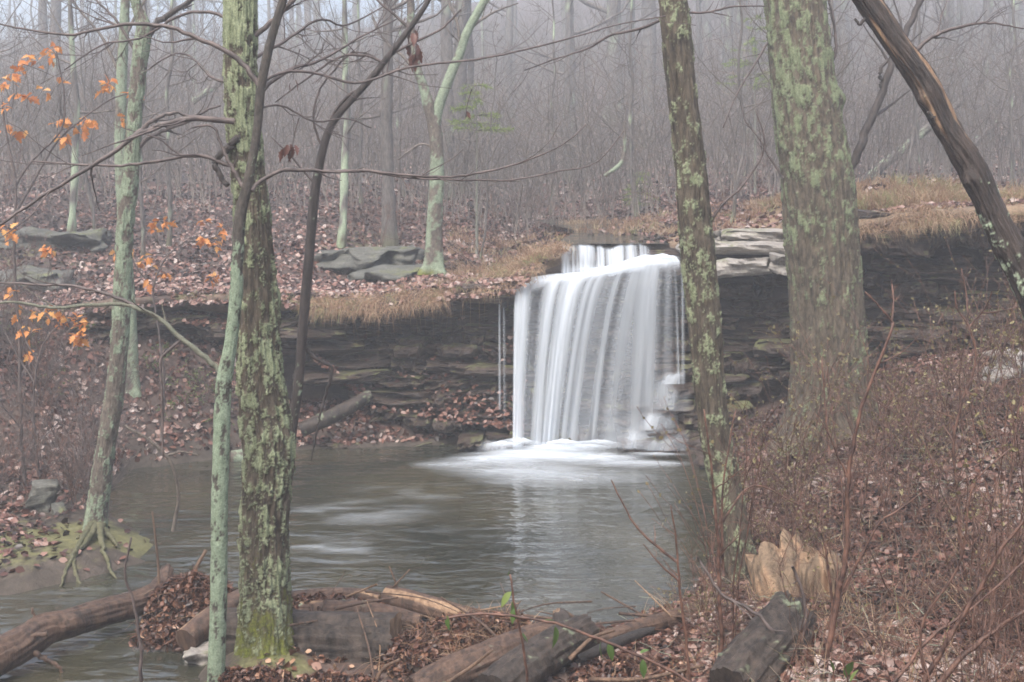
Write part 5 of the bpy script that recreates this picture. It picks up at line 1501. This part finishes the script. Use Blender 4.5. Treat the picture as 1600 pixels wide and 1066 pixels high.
r = np.random.default_rng(17)
t = drawn_shrub('leafy_sprig', 'single upright sprig with green leaves and pale bud before the dam', [([(826, 1085), (820, 1030), (812, 980), (802, 935), (797, 898)], 5, 3)], 6.3, 860, cat='sprig', kids=(1, 1), kl=.05, depth=0)
for px, py, d, s in [(800, 925, (-.6, 0, -.7), .11), (799, 940, (.1, .1, -1), .10), (795, 900, (0, 0, 1), .03), (806, 950, (-.3, -.3, -.9), .09), (812, 990, (.6, 0, -.5), .07)]:
    add_leaf(green_leaves, t, at(px, py, 6.3), d, s, r)
t = drawn_shrub('arching_vine', 'arching brown vine with hanging green leaves over the leaf heaps', [([(690, 968), (740, 960), (800, 962), (870, 975), (940, 1000), (1000, 1025), (1060, 1055), (1100, 1085)], 4, 5)], 6.2, 870, cat='vine', kids=(1, 2), kl=.06, depth=1)
for px, py, d, s in [(700, 962, (0, -.2, -1), .08), (866, 978, (.05, -.2, -1), .12), (866, 972, (-.9, 0, .2), .08), (940, 1002, (-.1, -.2, -1), .10), (950, 1005, (.3, -.2, -1), .10), (1004, 1030, (.05, -.3, -1), .10), (1000, 1022, (.6, .2, .3), .06)]:
    add_leaf(green_leaves, t, at(px, py, 6.2), d, s, r)
t = drawn_shrub('leafy_sprig', 'thin sprig with pale green leaf blades at the foot of the bank', [([(1330, 1095), (1324, 1060), (1318, 1030)], 4, 2), ([(1310, 1095), (1302, 1050), (1298, 1020)], 3, 2)], 5.6, 880, cat='sprig', kids=(1, 1), kl=.05, depth=0)
for px, py, d, s in [(1322, 1060, (.2, -.2, .9), .11), (1300, 1050, (-.1, -.2, 1), .08), (1330, 1066, (.3, 0, .8), .07), (1076, 935, (.2, -.3, .3), .06)]:
    add_leaf(green_leaves, t, at(px, py, 5.6), d, s, r)

# ------------------------------------------------------------------ young pines and fallen timber in the woods
def pine(label, px, y, h, seed, lo=.5):
    r = np.random.default_rng(seed)
    x = (px-800)*y/F; z = float(hgt(x, y))
    t = thing('young_pine', label, 'pine tree', (x, y, z))
    m = MB(); S = np.stack([x+np.zeros(10), y+np.zeros(10), z + np.linspace(-.1, h, 10)], 1)
    tubes(m, S, np.linspace(.035, .006, 10), 6, lich=.2); m.build('trunk', M['bark_far'], t)
    bm, nm = MB(), MB()
    for wz in np.linspace(lo*h, h*.98, 7):
        for k in range(5):
            az = r.uniform(0, 6.28); l = (h*1.05-wz)*.45*r.uniform(.7, 1.2) + .15
            p0 = np.array([x, y, z+wz]); d = np.array([math.cos(az), math.sin(az), .12])
            P = p0 + d*l*np.linspace(0, 1, 6)[:, None] + np.array([0, 0, -.1])*(np.linspace(0, 1, 6)**2)[:, None]
            tubes(bm, P, np.linspace(.008, .003, 6), 4, lich=0)
            n = int(150*l)
            q = P[np.minimum((r.random(n)**.6*5).astype(int), 4)] + d*r.uniform(0, l/5, n)[:, None]
            ln = rand_unit(r, n)*.7 + d*.6; ln /= np.linalg.norm(ln, axis=1)[:, None]
            blades(nm, q, ln, r.uniform(.05, .12, n), .004, r, None, .1)
    bm.build('branches', M['twig_far'], t, 'stuff'); nm.build('needles', M['pine'], t, 'stuff')


pine('small yellow-green pine rising behind the forked lichened tree', 745, 20.5, 3.1, 900, .72)
pine('faint green young pine in the mist behind the thickest tree', 1180, 25, 3.9, 901, .6)
pine('tiny green pine seedling in the leaves beyond the falls', 1000, 26, .9, 902, .2)
log('grey fallen trunk propped at a slant in brush behind the dead leaning one', [(1330, 300, 14, 27), (1390, 250, 14, 27), (1450, 200, 12, 27), (1500, 160, 9, 27)], 'bark_far', 330, lich=.5, sides=16, step=.06, name='fallen_tree')
log('dim fallen trunk slanting through the brush above the overhang', [(1440, 310, 12, 29), (1490, 255, 12, 29), (1560, 190, 10, 29)], 'bark_far', 331, lich=.3, sides=16, step=.06, name='fallen_tree')
log('grey broken trunk leaning low behind the mossy boulders', [(300, 160, 10, 30), (340, 130, 11, 30), (380, 95, 9, 30)], 'bark_far', 332, lich=.4, sides=16, step=.06, name='fallen_tree')
log('bare white crooked snag lying in the brush beyond the falls', [(945, 275, 5, 24), (970, 255, 6, 24), (976, 225, 5, 24), (975, 190, 4, 24)], 'bark_smooth', 333, lich=.8, sides=12, step=.06, name='snag')

# ------------------------------------------------------------------ the misty air
hz_v, hz_q = lattice_box(1, 1, 1)
HX, HY0, HY1, HZ0, HZ1 = 97.0, -14.0, 152.0, -2.0, 62.0
hz = MB().add(hz_v*np.array([2*HX, HY1-HY0, HZ1-HZ0]) + np.array([0, (HY0+HY1)/2, (HZ0+HZ1)/2]), hz_q)
hm = bpy.data.materials.new('mist'); hm.use_nodes = True
hm.node_tree.nodes.clear()
ho = hm.node_tree.nodes.new('ShaderNodeOutputMaterial')
hv = hm.node_tree.nodes.new('ShaderNodeVolumePrincipled')
hv.inputs['Color'].default_value = (0.90, 0.945, 0.98, 1)
hv.inputs['Density'].default_value = HAZE_DENSITY
hv.inputs['Anisotropy'].default_value = 0.35
hm.node_tree.links.new(hv.outputs[0], ho.inputs['Volume'])
hz.build('haze', hm, kind='stuff', smooth=False)
